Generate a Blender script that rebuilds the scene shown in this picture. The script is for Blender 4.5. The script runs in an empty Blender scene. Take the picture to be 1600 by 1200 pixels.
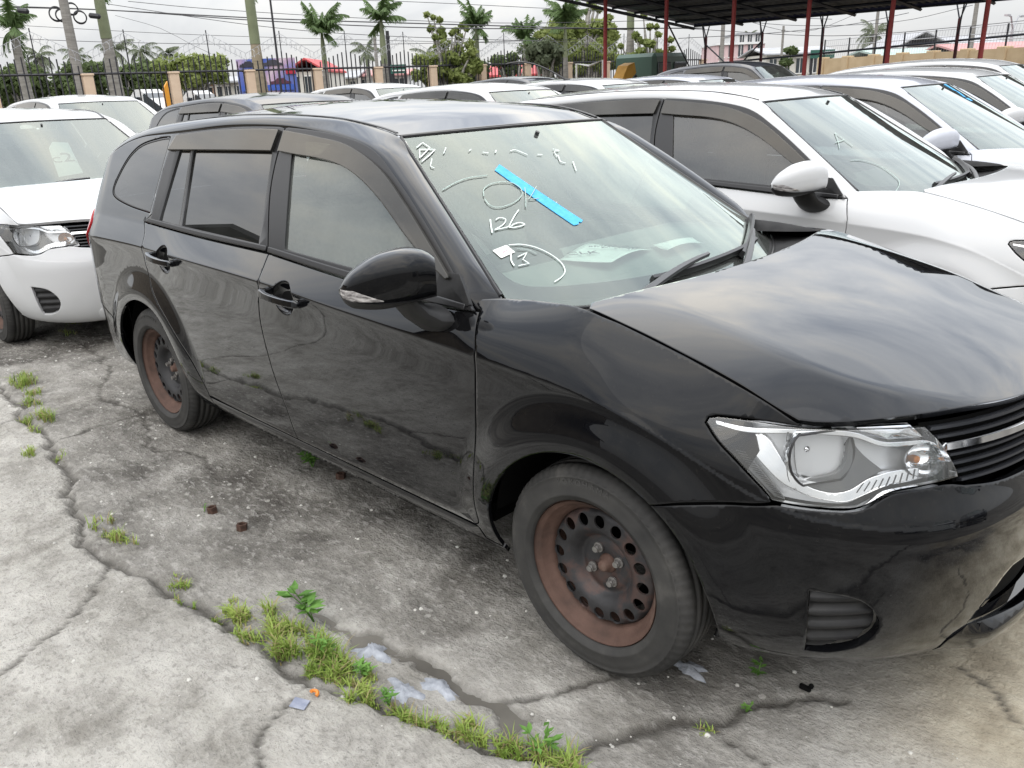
import bpy, bmesh, math, random
import numpy as np
from mathutils import Vector, Matrix, Euler
from mathutils.geometry import delaunay_2d_cdt
random.seed(7); rng = np.random.default_rng(7)
sc = bpy.context.scene
C = sc.collection
R = math.radians

# ------------------------------------------------------------------ camera
cam_d = bpy.data.cameras.new('camera'); cam = bpy.data.objects.new('camera', cam_d); C.objects.link(cam)
cam.location = (1.1782, -2.2668, 1.5168); cam.rotation_euler = (R(69.9595), R(1.9549), R(44.1255))
cam_d.sensor_width = 36; cam_d.lens = 36*1283.96/1600; cam_d.clip_start = .05; cam_d.clip_end = 2000
sc.camera = cam
sc.view_settings.view_transform = 'Standard'; sc.view_settings.look = 'None'
sc.view_settings.exposure = 0.48; sc.view_settings.gamma = 1
sc.cycles.max_bounces = 8; sc.cycles.transparent_max_bounces = 12; sc.cycles.glossy_bounces = 5
sc.cycles.caustics_reflective = False; sc.cycles.caustics_refractive = False
sc.cycles.use_denoising = True

# ------------------------------------------------------------------ sky: Nishita with a broken overcast layer
SUN_EL, SUN_ROT = R(58), R(150)
w = bpy.data.worlds.new('World'); sc.world = w; w.use_nodes = True
nt = w.node_tree; nt.nodes.clear()
def nn(t, ty, **kw):
    n = t.nodes.new(ty)
    for k, v in kw.items(): setattr(n, k, v)
    return n
def mth(t, op, a, b=None, clamp=False):
    n = t.nodes.new('ShaderNodeMath'); n.operation = op; n.use_clamp = clamp
    for i, v in enumerate((a, b)):
        if v is None: continue
        if isinstance(v, (int, float)): n.inputs[i].default_value = v
        else: t.links.new(v, n.inputs[i])
    return n.outputs[0]
out = nn(nt, 'ShaderNodeOutputWorld'); bg = nn(nt, 'ShaderNodeBackground')
sky = nn(nt, 'ShaderNodeTexSky', sky_type='NISHITA', sun_disc=False)
sky.sun_elevation = SUN_EL; sky.sun_rotation = SUN_ROT; sky.air_density = 1.2; sky.dust_density = 3; sky.ozone_density = 1
tc = nn(nt, 'ShaderNodeTexCoord'); sep = nn(nt, 'ShaderNodeSeparateXYZ'); nt.links.new(tc.outputs['Generated'], sep.inputs[0])
zz = mth(nt, 'ADD', mth(nt, 'MAXIMUM', sep.outputs[2], 0.0), .34)
px = mth(nt, 'DIVIDE', sep.outputs[0], zz); py = mth(nt, 'DIVIDE', sep.outputs[1], zz)
cmb = nn(nt, 'ShaderNodeCombineXYZ'); nt.links.new(px, cmb.inputs[0]); nt.links.new(py, cmb.inputs[1])
mp = nn(nt, 'ShaderNodeMapping'); nt.links.new(cmb.outputs[0], mp.inputs[0]); mp.inputs['Rotation'].default_value = (0, 0, R(35)); mp.inputs['Scale'].default_value = (1.0, 1.35, 1)
n1 = nn(nt, 'ShaderNodeTexNoise'); nt.links.new(mp.outputs[0], n1.inputs['Vector']); n1.inputs['Scale'].default_value = 2.0; n1.inputs['Detail'].default_value = 7; n1.inputs['Roughness'].default_value = .58; n1.inputs['Distortion'].default_value = .35
n2 = nn(nt, 'ShaderNodeTexNoise'); nt.links.new(mp.outputs[0], n2.inputs['Vector']); n2.inputs['Scale'].default_value = .55; n2.inputs['Detail'].default_value = 4
r1 = nn(nt, 'ShaderNodeValToRGB'); nt.links.new(n1.outputs[0], r1.inputs[0])
e = r1.color_ramp.elements
e[0].position = .36; e[0].color = (.53, .56, .62, 1); e[1].position = .66; e[1].color = (1.12, 1.06, .97, 1)
m = e.new(.5); m.color = (.80, .81, .83, 1)
r2 = nn(nt, 'ShaderNodeValToRGB'); nt.links.new(n2.outputs[0], r2.inputs[0])
e = r2.color_ramp.elements; e[0].position = .3; e[0].color = (.86, .88, .91, 1); e[1].position = .7; e[1].color = (1.1, 1.09, 1.07, 1)
mul = nn(nt, 'ShaderNodeMix', data_type='RGBA', blend_type='MULTIPLY'); mul.inputs['Factor'].default_value = 1
nt.links.new(r1.outputs[0], mul.inputs[6]); nt.links.new(r2.outputs[0], mul.inputs[7])
# near the horizon the layer thins into even pale haze
hz = nn(nt, 'ShaderNodeMapRange'); nt.links.new(sep.outputs[2], hz.inputs[0]); hz.inputs[1].default_value = .02; hz.inputs[2].default_value = .38; hz.inputs[3].default_value = 1; hz.inputs[4].default_value = 0
mh = nn(nt, 'ShaderNodeMix', data_type='RGBA'); nt.links.new(mth(nt, 'MULTIPLY', hz.outputs[0], .75), mh.inputs['Factor']); nt.links.new(mul.outputs[2], mh.inputs[6]); mh.inputs[7].default_value = (.97, .975, .975, 1)
skys = nn(nt, 'ShaderNodeMix', data_type='RGBA', blend_type='MULTIPLY'); skys.inputs['Factor'].default_value = 1; nt.links.new(sky.outputs[0], skys.inputs[6]); skys.inputs[7].default_value = (.09, .09, .09, 1)
mc = nn(nt, 'ShaderNodeMix', data_type='RGBA'); mc.inputs['Factor'].default_value = .88
nt.links.new(skys.outputs[2], mc.inputs[6]); nt.links.new(mh.outputs[2], mc.inputs[7])
# overcast brightens towards the zenith (CIE overcast law, softened)
gz = mth(nt, 'ADD', mth(nt, 'MULTIPLY', mth(nt, 'MAXIMUM', sep.outputs[2], 0.0), 2.25), .62)
vs = nn(nt, 'ShaderNodeVectorMath', operation='SCALE'); nt.links.new(mc.outputs[2], vs.inputs[0]); nt.links.new(gz, vs.inputs['Scale'])
nt.links.new(vs.outputs[0], bg.inputs[0]); bg.inputs[1].default_value = 1.0
nt.links.new(bg.outputs[0], out.inputs[0])
sun_d = bpy.data.lights.new('sun', 'SUN'); sun_d.energy = .6; sun_d.angle = R(80); sun_d.color = (1, .96, .9)
sun = bpy.data.objects.new('sun', sun_d); C.objects.link(sun)
# light comes from the sky's sun direction
az = SUN_ROT; d = Vector((math.sin(az)*math.cos(SUN_EL), math.cos(az)*math.cos(SUN_EL), math.sin(SUN_EL)))
sun.rotation_euler = (-d).to_track_quat('-Z', 'Y').to_euler(); sun.location = (0, 0, 30)

# ------------------------------------------------------------------ materials
MATS = {}
def mat(name, col=(.5, .5, .5), rough=.5, metal=0.0, spec=.5, coat=0.0, **kw):
    if name in MATS: return MATS[name]
    m = bpy.data.materials.new(name); m.use_nodes = True; MATS[name] = m
    b = m.node_tree.nodes['Principled BSDF']
    b.inputs['Base Color'].default_value = (*col, 1); b.inputs['Roughness'].default_value = rough; b.inputs['Metallic'].default_value = metal
    b.inputs['Specular IOR Level'].default_value = spec; b.inputs['Coat Weight'].default_value = coat; b.inputs['Coat Roughness'].default_value = .03
    return m
def ramp_noise(m, scale, stops, detail=6, rough=.6, coord='Object', stretch=None, dist=0):
    t = m.node_tree; tcn = nn(t, 'ShaderNodeTexCoord'); v = tcn.outputs[coord]
    if stretch:
        mpn = nn(t, 'ShaderNodeMapping'); mpn.inputs['Scale'].default_value = stretch; t.links.new(v, mpn.inputs[0]); v = mpn.outputs[0]
    n = nn(t, 'ShaderNodeTexNoise'); t.links.new(v, n.inputs['Vector']); n.inputs['Scale'].default_value = scale; n.inputs['Detail'].default_value = detail; n.inputs['Roughness'].default_value = rough; n.inputs['Distortion'].default_value = dist
    r = nn(t, 'ShaderNodeValToRGB'); t.links.new(n.outputs[0], r.inputs[0]); e = r.color_ramp.elements
    e[0].position, e[0].color = stops[0][0], (*stops[0][1], 1); e[1].position, e[1].color = stops[-1][0], (*stops[-1][1], 1)
    for p, c in stops[1:-1]: q = e.new(p); q.color = (*c, 1)
    return n, r
def noisy(name, stops, scale=8, rough=.7, detail=6, bump=0, metal=0, spec=.3, coord='Object', stretch=None):
    if name in MATS: return MATS[name]
    m = mat(name, (.5,)*3, rough, metal, spec); t = m.node_tree; b = t.nodes['Principled BSDF']
    n, r = ramp_noise(m, scale, stops, detail, coord=coord, stretch=stretch); t.links.new(r.outputs[0], b.inputs['Base Color'])
    if bump:
        bp = nn(t, 'ShaderNodeBump'); bp.inputs['Strength'].default_value = bump; bp.inputs['Distance'].default_value = .02; t.links.new(n.outputs[0], bp.inputs['Height']); t.links.new(bp.outputs[0], b.inputs['Normal'])
    return m
def paint(name, col, dust=(.16, .15, .13), amount=.3, rough=.035, metal=0., ior=1.5):
    """car lacquer with a little settled dust and fine speckle"""
    if name in MATS: return MATS[name]
    m = mat(name, col, rough, metal, .5, 0); t = m.node_tree; b = t.nodes['Principled BSDF']; b.inputs['IOR'].default_value = ior
    n, r = ramp_noise(m, 3.2, [(.42, (0, 0, 0)), (.8, (1, 1, 1))], 9, .62)
    n2, r2 = ramp_noise(m, 90, [(.66, (0, 0, 0)), (.74, (1, 1, 1))], 2, .5)
    mx = mth(t, 'ADD', mth(t, 'MULTIPLY', r.outputs[0], amount*.16), mth(t, 'MULTIPLY', r2.outputs[0], amount*.16), True)
    c = nn(t, 'ShaderNodeMix', data_type='RGBA'); t.links.new(mx, c.inputs['Factor']); c.inputs[6].default_value = (*col, 1); c.inputs[7].default_value = (*dust, 1)
    t.links.new(c.outputs[2], b.inputs['Base Color'])
    t.links.new(mth(t, 'ADD', mth(t, 'MULTIPLY', r.outputs[0], amount*.22), rough), b.inputs['Roughness'])
    n3, r3 = ramp_noise(m, 14, [(0, (0, 0, 0)), (1, (1, 1, 1))], 2, .5)
    bp = nn(t, 'ShaderNodeBump'); bp.inputs['Strength'].default_value = .006; bp.inputs['Distance'].default_value = .004; t.links.new(n3.outputs[0], bp.inputs['Height']); t.links.new(bp.outputs[0], b.inputs['Normal'])
    return m
def glass(name, tint, refl=1.0, dirt=.05, rough=.01, refc=(1, 1, 1)):
    """thin pane: tinted see-through plus Fresnel mirror plus a film of dust"""
    if name in MATS: return MATS[name]
    m = bpy.data.materials.new(name); m.use_nodes = True; MATS[name] = m; t = m.node_tree; t.nodes.clear()
    o = nn(t, 'ShaderNodeOutputMaterial'); tr = nn(t, 'ShaderNodeBsdfTransparent'); tr.inputs[0].default_value = (*tint, 1)
    gl = nn(t, 'ShaderNodeBsdfGlossy'); gl.inputs['Roughness'].default_value = rough; gl.inputs[0].default_value = (*refc, 1)
    fr = nn(t, 'ShaderNodeFresnel'); fr.inputs[0].default_value = 1.55
    f = mth(t, 'MINIMUM', mth(t, 'MULTIPLY', fr.outputs[0], 1.7*refl), 1.0)
    a = nn(t, 'ShaderNodeMixShader'); t.links.new(f, a.inputs[0]); t.links.new(tr.outputs[0], a.inputs[1]); t.links.new(gl.outputs[0], a.inputs[2])
    df = nn(t, 'ShaderNodeBsdfDiffuse'); df.inputs[0].default_value = (.55, .57, .54, 1)
    n, r = ramp_noise(m, 4, [(.3, (0, 0, 0)), (.75, (1, 1, 1))], 8, .6, stretch=(1, 1, .4))
    b = nn(t, 'ShaderNodeMixShader'); t.links.new(mth(t, 'ADD', mth(t, 'MULTIPLY', r.outputs[0], dirt), dirt*.4), b.inputs[0]); t.links.new(a.outputs[0], b.inputs[1]); t.links.new(df.outputs[0], b.inputs[2])
    t.links.new(b.outputs[0], o.inputs[0]); return m
def lacquer(name, col, f0=.022, pw=3.0, rough=.015):
    """deep black lacquer: dark base under a clear mirror coat that strengthens towards grazing angles"""
    m = bpy.data.materials.new(name); m.use_nodes = True; MATS[name] = m; t = m.node_tree; t.nodes.clear()
    o = nn(t, 'ShaderNodeOutputMaterial'); df = nn(t, 'ShaderNodeBsdfDiffuse'); gl = nn(t, 'ShaderNodeBsdfGlossy'); lw = nn(t, 'ShaderNodeLayerWeight'); lw.inputs['Blend'].default_value = .5
    n, r = ramp_noise(m, 95, [(.67, (0, 0, 0)), (.74, (1, 1, 1))], 2, .5); n2, r2 = ramp_noise(m, 3, [(.45, (0, 0, 0)), (.8, (1, 1, 1))], 9, .65)
    c = nn(t, 'ShaderNodeMix', data_type='RGBA'); t.links.new(mth(t, 'ADD', mth(t, 'MULTIPLY', r.outputs[0], .025), mth(t, 'MULTIPLY', r2.outputs[0], .025)), c.inputs['Factor']); c.inputs[6].default_value = (*col, 1); c.inputs[7].default_value = (.20, .18, .15, 1); t.links.new(c.outputs[2], df.inputs[0])
    gl.inputs[0].default_value = (.97, .985, 1, 1); t.links.new(mth(t, 'ADD', mth(t, 'MULTIPLY', r2.outputs[0], .05), rough), gl.inputs['Roughness'])
    f = mth(t, 'ADD', mth(t, 'MULTIPLY', mth(t, 'POWER', lw.outputs['Facing'], pw), 1-f0), f0); mx = nn(t, 'ShaderNodeMixShader'); t.links.new(f, mx.inputs[0]); t.links.new(df.outputs[0], mx.inputs[1]); t.links.new(gl.outputs[0], mx.inputs[2]); t.links.new(mx.outputs[0], o.inputs[0]); return m
BLACK = lacquer('black_lacquer', (.003, .0032, .004))
WHITE = paint('white_lacquer', (.50, .508, .515), dust=(.38, .48, .44), amount=.25, rough=.06)
SILVER = paint('pearl_white_lacquer', (.44, .46, .51), dust=(.5, .48, .44), amount=.25, rough=.06)
DARKGREY = paint('dark_grey_lacquer', (.035, .038, .045), amount=.4, rough=.05, ior=1.9)
PLASTIC = noisy('black_plastic', [(.3, (.012, .012, .013)), (.7, (.022, .022, .022))], 30, .42)
TRIM = mat('satin_black_trim', (.02, .02, .021), .28)
RUBBER = noisy('tyre_rubber', [(.3, (.022, .022, .022)), (.55, (.042, .041, .039)), (.8, (.10, .096, .088))], 7, .72, 9)
VOID = mat('dark_void', (.004, .004, .004), .9, spec=.1)
CHROME = mat('chrome', (.82, .83, .85), .07, 1.0)
LAMPCHROME = mat('lamp_reflector', (.86, .87, .89), .10, .92)
BEZEL = mat('lamp_bezel_grey', (.16, .165, .17), .3)
WGLASS = glass('windshield_glass', (.80, .95, .87), 1.25, .085, refc=(.90, 1, .945))
SGLASS = glass('side_glass', (.74, .84, .79), 1.25, .09, refc=(.95, 1, .97))
PRIV = glass('privacy_glass', (.035, .04, .045), .95, .025)
WGLASS2 = glass('windshield_glass_dim', (.42, .50, .46), 1.25, .05, refc=(.93, 1, .965)); SGLASS2 = glass('side_glass_dim', (.30, .34, .32), 1.15, .04)
CLEAR = glass('lamp_lens', (.95, .96, .96), 1.0, .04)
VISOR = glass('smoked_acrylic', (.10, .085, .07), .8, .05, .05, refc=(1, .95, .89))
FRIT = mat('ceramic_frit', (.010, .011, .012), .12)
SEAT = noisy('seat_fabric', [(.3, (.25, .245, .23)), (.7, (.33, .325, .31))], 60, .9)
DASH = mat('dashboard_grey', (.19, .20, .19), .7)
HEADLINER = mat('headliner_beige', (.62, .61, .57), .9)
RED = mat('tail_lamp_red', (.42, .012, .016), .12); AMBER = mat('amber_bulb', (.75, .25, .03), .2)
RUST = noisy('rusted_barrel', [(.30, (.045, .029, .023)), (.45, (.082, .048, .037)), (.58, (.105, .062, .048)), (.72, (.17, .125, .10))], 7, .75, 10, .4)
DISC = noisy('worn_wheel_disc', [(.30, (.022, .021, .021)), (.48, (.036, .036, .038)), (.57, (.075, .048, .042)), (.68, (.05, .046, .046)), (.8, (.13, .07, .05))], 9, .5, 8, .2, metal=.15)
DISCB = noisy('black_wheel_disc', [(.30, (.020, .020, .021)), (.6, (.036, .036, .038)), (.85, (.09, .055, .042))], 8, .5, 8, .2, metal=.15)
STEEL = noisy('dull_steel', [(.3, (.20, .19, .18)), (.7, (.42, .41, .40))], 40, .4, metal=.8)

# ------------------------------------------------------------------ mesh helpers
def link(o, parent=None):
    C.objects.link(o)
    if parent is not None: o.parent = parent
    return o
def mk(name, V, F, m=None, parent=None, normals=None, smooth=True, loc=None):
    me = bpy.data.meshes.new(name); V = np.asarray(V, float)
    me.from_pydata(V.tolist(), [], [list(map(int, f)) for f in F]); me.update()
    if m is not None:
        for mm in (m if isinstance(m, (list, tuple)) else [m]): me.materials.append(mm)
    me.polygons.foreach_set('use_smooth', [smooth]*len(me.polygons))
    if normals is not None: me.normals_split_custom_set_from_vertices(np.asarray(normals, float).tolist())
    o = bpy.data.objects.new(name, me); link(o, parent)
    if loc is not None: o.location = loc
    return o
def tag(o, label, cat, group=None, kind=None):
    o['label'] = label; o['category'] = cat
    if group: o['group'] = group
    if kind: o['kind'] = kind
    return o
def empty(name, loc=(0, 0, 0), rz=0.0):
    o = bpy.data.objects.new(name, None); link(o); o.location = loc; o.rotation_euler = (0, 0, rz); o.empty_display_size = .2; return o
class MB:
    """collects simple solids into one mesh"""
    def __init__(s): s.V = []; s.F = []; s.M = []
    def add(s, V, F, mi=0):
        b = len(s.V); s.V += [tuple(v) for v in V]; s.F += [[i+b for i in f] for f in F]; s.M += [mi]*len(F); return s
    def box(s, c, sz, rot=None, bev=0.0, mi=0):
        c = np.array(c, float); h = np.array(sz, float)/2
        if bev <= 0:
            V = [(x, y, z) for x in (-1, 1) for y in (-1, 1) for z in (-1, 1)]; V = np.array(V)*h
            F = [(0, 1, 3, 2), (4, 6, 7, 5), (0, 4, 5, 1), (2, 3, 7, 6), (0, 2, 6, 4), (1, 5, 7, 3)]
        else:
            b = min(bev, *(h*.99)); V = []; idx = {}
            for i, sx in enumerate((-1, 1)):
                for j, sy in enumerate((-1, 1)):
                    for k, sz_ in enumerate((-1, 1)):
                        for ax in range(3):
                            p = h - b; p = p.copy(); p[ax] = h[ax]
                            idx[i, j, k, ax] = len(V); V.append(p*np.array((sx, sy, sz_)))
            V = np.array(V); F = []
            for ax in range(3):
                a, b2 = [(1, 2), (2, 0), (0, 1)][ax]
                for sgn in (0, 1):
                    q = []
                    for u, v in ((0, 0), (1, 0), (1, 1), (0, 1)):
                        key = [0, 0, 0]; key[ax] = sgn; key[a] = u; key[b2] = v; q.append(idx[(*key, ax)])
                    F.append(q if sgn else q[::-1])
                for u in (0, 1):
                    for v in (0, 1):
                        k0 = [0, 0, 0]; k0[a] = u; k0[b2] = v; k1 = k0.copy(); k1[ax] = 1
                        f = [idx[(*k0, a)], idx[(*k1, a)], idx[(*k1, b2)], idx[(*k0, b2)]]
                        F.append(f)
            for i in (0, 1):
                for j in (0, 1):
                    for k in (0, 1): F.append([idx[i, j, k, 0], idx[i, j, k, 1], idx[i, j, k, 2]])
        if rot is not None: V = V@np.array(Euler(rot).to_matrix()).T
        return s.add(V + c, F, mi)
    def tube(s, P, r, n=8, mi=0, cap=True):
        P = np.asarray(P, float); k = len(P); rr = np.broadcast_to(np.asarray(r, float), (k,)); T = np.gradient(P, axis=0); T /= np.linalg.norm(T, axis=1)[:, None] + 1e-12
        up = np.array((0, 0, 1.)) if abs(T[0][2]) < .9 else np.array((1., 0, 0)); V = []
        a = np.arange(n)*2*np.pi/n
        for i in range(k):
            x = np.cross(up, T[i]); x /= np.linalg.norm(x) + 1e-12; y = np.cross(T[i], x); up = y if abs(np.dot(y, T[min(i+1, k-1)])) < .95 else up
            V.append(P[i] + rr[i]*(np.cos(a)[:, None]*x + np.sin(a)[:, None]*y))
        V = np.concatenate(V); F = [(i*n+j, i*n+(j+1) % n, (i+1)*n+(j+1) % n, (i+1)*n+j) for i in range(k-1) for j in range(n)]
        if cap: F += [list(range(n))[::-1], [(k-1)*n+j for j in range(n)]]
        return s.add(V, F, mi)
    def prism(s, poly, z0, z1, ax=2, mi=0):
        """extrude a 2-D polygon along axis ax"""
        n = len(poly); V = []
        for z in (z0, z1):
            for p in poly:
                q = [0, 0, 0]; o = [i for i in range(3) if i != ax]; q[o[0]] = p[0]; q[o[1]] = p[1]; q[ax] = z; V.append(q)
        F = [[i, (i+1) % n, n+(i+1) % n, n+i] for i in range(n)] + [list(range(n))[::-1], list(range(n, 2*n))]
        return s.add(V, F, mi)
    def build(s, name, m, parent=None, smooth=False, loc=None, recalc=True):
        me = bpy.data.meshes.new(name); me.from_pydata(s.V, [], s.F)
        for mm in (m if isinstance(m, (list, tuple)) else [m]): me.materials.append(mm)
        me.polygons.foreach_set('material_index', s.M); me.polygons.foreach_set('use_smooth', [smooth]*len(s.F)); me.update()
        if recalc:
            bm = bmesh.new(); bm.from_mesh(me); bmesh.ops.recalc_face_normals(bm, faces=bm.faces); bm.to_mesh(me); bm.free()
        if smooth: me.set_sharp_from_angle(angle=R(40))
        o = bpy.data.objects.new(name, me); link(o, parent)
        if loc is not None: o.location = loc
        return o
def grid_mesh(name, P, m, parent=None, smooth=True, closed_u=False, flip=False):
    P = np.asarray(P, float); a, b = P.shape[:2]; V = P.reshape(-1, 3); F = []
    for i in range(a if closed_u else a-1):
        for j in range(b-1):
            q = [i*b+j, ((i+1) % a)*b+j, ((i+1) % a)*b+j+1, i*b+j+1]; F.append(q[::-1] if flip else q)
    return mk(name, V, F, m, parent, smooth=smooth)
def lathe(prof, n=64, a0=0, a1=2*math.pi):
    """profile (radius, y) turned about the y axis -> V, F"""
    prof = np.asarray(prof, float); k = len(prof); full = abs(a1-a0-2*math.pi) < 1e-6; V = []; m = n if full else n+1
    for i in range(m):
        t = a0+(a1-a0)*i/n; V += [(p[0]*math.cos(t), p[1], p[0]*math.sin(t)) for p in prof]
    F = [(i*k+j, i*k+j+1, ((i+1) % m)*k+j+1, ((i+1) % m)*k+j) for i in range(n) for j in range(k-1)]
    return np.array(V), F
def spl(pts, step=.015, closed=False):
    """Catmull-Rom through pts, resampled"""
    p = np.asarray(pts, float); n = len(p)
    if n == 2:
        k = max(1, int(round(np.linalg.norm(p[1]-p[0])/step))); t = np.linspace(0, 1, k+1)[:, None]; return p[0]*(1-t)+p[1]*t
    q = np.vstack([p[-1], p, p[0], p[1]]) if closed else np.vstack([2*p[0]-p[1], p, 2*p[-1]-p[-2]]); outp = []
    for i in range(n if closed else n-1):
        a, b, c, d = q[i:i+4]; k = max(1, int(round(np.linalg.norm(c-b)/step))); t = np.linspace(0, 1, k, endpoint=False)[:, None]
        outp.append(.5*((2*b)+(c-a)*t+(2*a-5*b+4*c-d)*t*t+(3*b-a-3*c+d)*t**3))
    if not closed: outp.append(p[-1:])
    return np.vstack(outp)
def poly(*segs):
    o = []
    for s_ in segs:
        for p in np.asarray(s_, float):
            if not o or np.hypot(*(p-o[-1])) > 1e-4: o.append(p)
    if np.hypot(*(o[0]-o[-1])) < 1e-4: o.pop()
    o = np.array(o); x, y = o.T
    if np.sum(x*np.roll(y, -1)-y*np.roll(x, -1)) < 0: o = o[::-1]
    return o
def inset(o, g):
    a = np.roll(o, 1, 0); b = np.roll(o, -1, 0); e1 = o-a; e2 = b-o
    e1 /= np.linalg.norm(e1, axis=1)[:, None]+1e-9; e2 /= np.linalg.norm(e2, axis=1)[:, None]+1e-9
    n1 = np.stack([-e1[:, 1], e1[:, 0]], 1); n2 = np.stack([-e2[:, 1], e2[:, 0]], 1); n = n1+n2; l = np.sum(n*n, 1)
    n = n*(2/np.maximum(l, 1.0))[:, None]
    return o+n*g
def inside(P, o):
    x, y = P.T; r = np.zeros(len(P), bool); a = o; b = np.roll(o, -1, 0)
    for (x1, y1), (x2, y2) in zip(a, b):
        c = ((y1 > y) != (y2 > y)); r ^= c & (x < (x2-x1)*(y-y1)/(y2-y1+1e-30)+x1)
    return r
def dist_poly(P, o):
    d = np.full(len(P), 1e9)
    for a, b in zip(o, np.roll(o, -1, 0)):
        e = b-a; t = np.clip(((P-a)@e)/(e@e+1e-12), 0, 1); d = np.minimum(d, np.linalg.norm(P-a-t[:, None]*e, axis=1))
    return d
def fnorm(fn, P, h=.004):
    a = fn(P[:, 0]+h, P[:, 1])-fn(P[:, 0]-h, P[:, 1]); b = fn(P[:, 0], P[:, 1]+h)-fn(P[:, 0], P[:, 1]-h)
    n = np.cross(a, b); return n/(np.linalg.norm(n, axis=1)[:, None]+1e-12)
def panel(name, outline, fn, m, parent=None, res=.035, holes=(), extra=None, gap=.002, flange=.012, ring=.004, roll=.35, mirror=False, off=0.0, fmat=None):
    """cut a piece out of the surface fn along a 2-D outline, with turned-in edges; mirror builds the other side, both joins the halves"""
    key = (name, np.asarray(outline).tobytes(), len(holes), off)
    if mirror and key in PCACHE: V, NN_, F, mi = PCACHE[key]
    else: V, NN_, F, mi = PCACHE[key] = cut_panel(outline, fn, res, holes, extra, gap, flange, ring, roll, off, fmat)
    if mirror: V = V*[1, -1, 1]; NN_ = NN_*[1, -1, 1]; F = [f[::-1] for f in F]
    ob = mk(name, V, F, [m, fmat] if fmat else m, parent, NN_)
    if fmat: ob.data.polygons.foreach_set('material_index', mi)
    return ob
PCACHE = {}
def cut_panel(outline, fn, res, holes, extra, gap, flange, ring, roll, off, fmat):
    o = inset(outline, gap); hs = [inset(poly(h)[::-1], gap) for h in holes]
    loops = [o]+hs; pts = []; edges = []; rings = []
    for lp in loops:
        b = len(pts); k = len(lp); pts += list(lp); edges += [(b+i, b+(i+1) % k) for i in range(k)]; rings.append((b, k))
    if ring > 0:
        for lp in loops:
            q = inset(lp, ring); b = len(pts); pts += list(q)
    lo, hi = o.min(0), o.max(0); xs = np.arange(lo[0], hi[0], res); G = []
    for j, yv in enumerate(np.arange(lo[1], hi[1], res*.87)): G += [(x+(res/2 if j % 2 else 0), yv) for x in xs]
    G = np.array(G) if G else np.zeros((0, 2))
    if extra is not None and len(extra): 
        ex = np.asarray(extra, float)
        if len(G): 
            dd = np.min(np.linalg.norm(G[:, None]-ex[None], axis=2), axis=1) if len(ex)*len(G) < 4e6 else np.full(len(G), 1)
            G = G[dd > res*.85]
        G = np.vstack([G, ex])
    if len(G):
        k = inside(G, o)&(dist_poly(G, o) > max(res*.35, ring*1.6))
        for h in hs: k &= ~inside(G, h)&(dist_poly(G, h) > max(res*.35, ring*1.6))
        pts += list(G[k])
    vs, es, fs, ov, _, _ = delaunay_2d_cdt([Vector(p) for p in pts], edges, [], 1, 1e-6)
    P2 = np.array([(v.x, v.y) for v in vs]); F = [list(f) for f in fs]
    if hs:
        cen = np.array([P2[f].mean(0) for f in F]); kill = np.zeros(len(F), bool)
        for h in hs: kill |= inside(cen, h)
        F = [f for f, q in zip(F, kill) if not q]
    N = fnorm(fn, P2); V = fn(P2[:, 0], P2[:, 1])+N*off
    remap = {}
    for i, lst in enumerate(ov):
        for j in lst: remap[j] = i
    nrm = N.copy(); mi = [0]*len(F)
    Vx = [V]; Nx = [nrm]; base = len(V)
    for b, k in rings:
        ids = [remap.get(b+i) for i in range(k)]
        if any(i is None for i in ids): continue
        ids = np.array(ids); p = V[ids]; t = np.roll(p, -1, 0)-np.roll(p, 1, 0); lat = np.cross(t, N[ids]); lat /= np.linalg.norm(lat, axis=1)[:, None]+1e-12
        if roll > 0:
            q = N[ids]+roll*lat; nrm[ids] = q/np.linalg.norm(q, axis=1)[:, None]
        if flange > 0:
            Vx += [p, p-N[ids]*flange]; Nx += [lat, lat]
            F += [[base+i, base+k+i, base+k+(i+1) % k, base+(i+1) % k] for i in range(k)]; mi += [1 if fmat else 0]*k; base += 2*k
    V = np.vstack(Vx); NN_ = np.vstack(Nx)
    return V, NN_, F, mi
def PC(pts):
    """monotone cubic interpolant (pchip), linear extrapolation clamped"""
    p=np.array(sorted(pts),float); x,y=p[:,0],p[:,1]; h=np.diff(x); d=np.diff(y)/h; n=len(x)
    m=np.zeros(n); m[0]=d[0]; m[-1]=d[-1]
    for i in range(1,n-1):
        if d[i-1]*d[i]>0:
            w1=2*h[i]+h[i-1]; w2=h[i]+2*h[i-1]; m[i]=(w1+w2)/(w1/d[i-1]+w2/d[i])
    def f(q):
        q=np.clip(np.asarray(q,float),x[0],x[-1]); i=np.clip(np.searchsorted(x,q)-1,0,n-2)
        t=(q-x[i])/h[i]; 
        return y[i]*(1+2*t)*(1-t)**2+h[i]*m[i]*t*(1-t)**2+y[i+1]*t*t*(3-2*t)+h[i]*m[i+1]*t*t*(t-1)
    return f
def SM(pts,sig):
    f=PC(pts); x0=min(p[0] for p in pts); x1=max(p[0] for p in pts); g=np.arange(x0-4*sig,x1+4*sig,.001); v=f(g); k=np.arange(-4*sig,4*sig+.0005,.001); w_=np.exp(-.5*(k/sig)**2); w_/=w_.sum()
    h=len(w_)//2; v=np.convolve(np.pad(v,h,mode='edge'),w_,'valid')[:len(g)]
    return lambda q: np.interp(q,g,v)
def sst(a,b,v):
    t=np.clip((v-a)/(b-a),0,1); return t*t*(3-2*t)
WZ=.30; XT=-3.05
ZC=SM([(-3.5,.885),(-2.5,.895),(-2.1,.893),(-1.49,.885),(-1.1,.865),(-.38,.829),(-.02,.800),(.17,.758),(.32,.690),(.47,.62),(.85,.57)],0.06)
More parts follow.
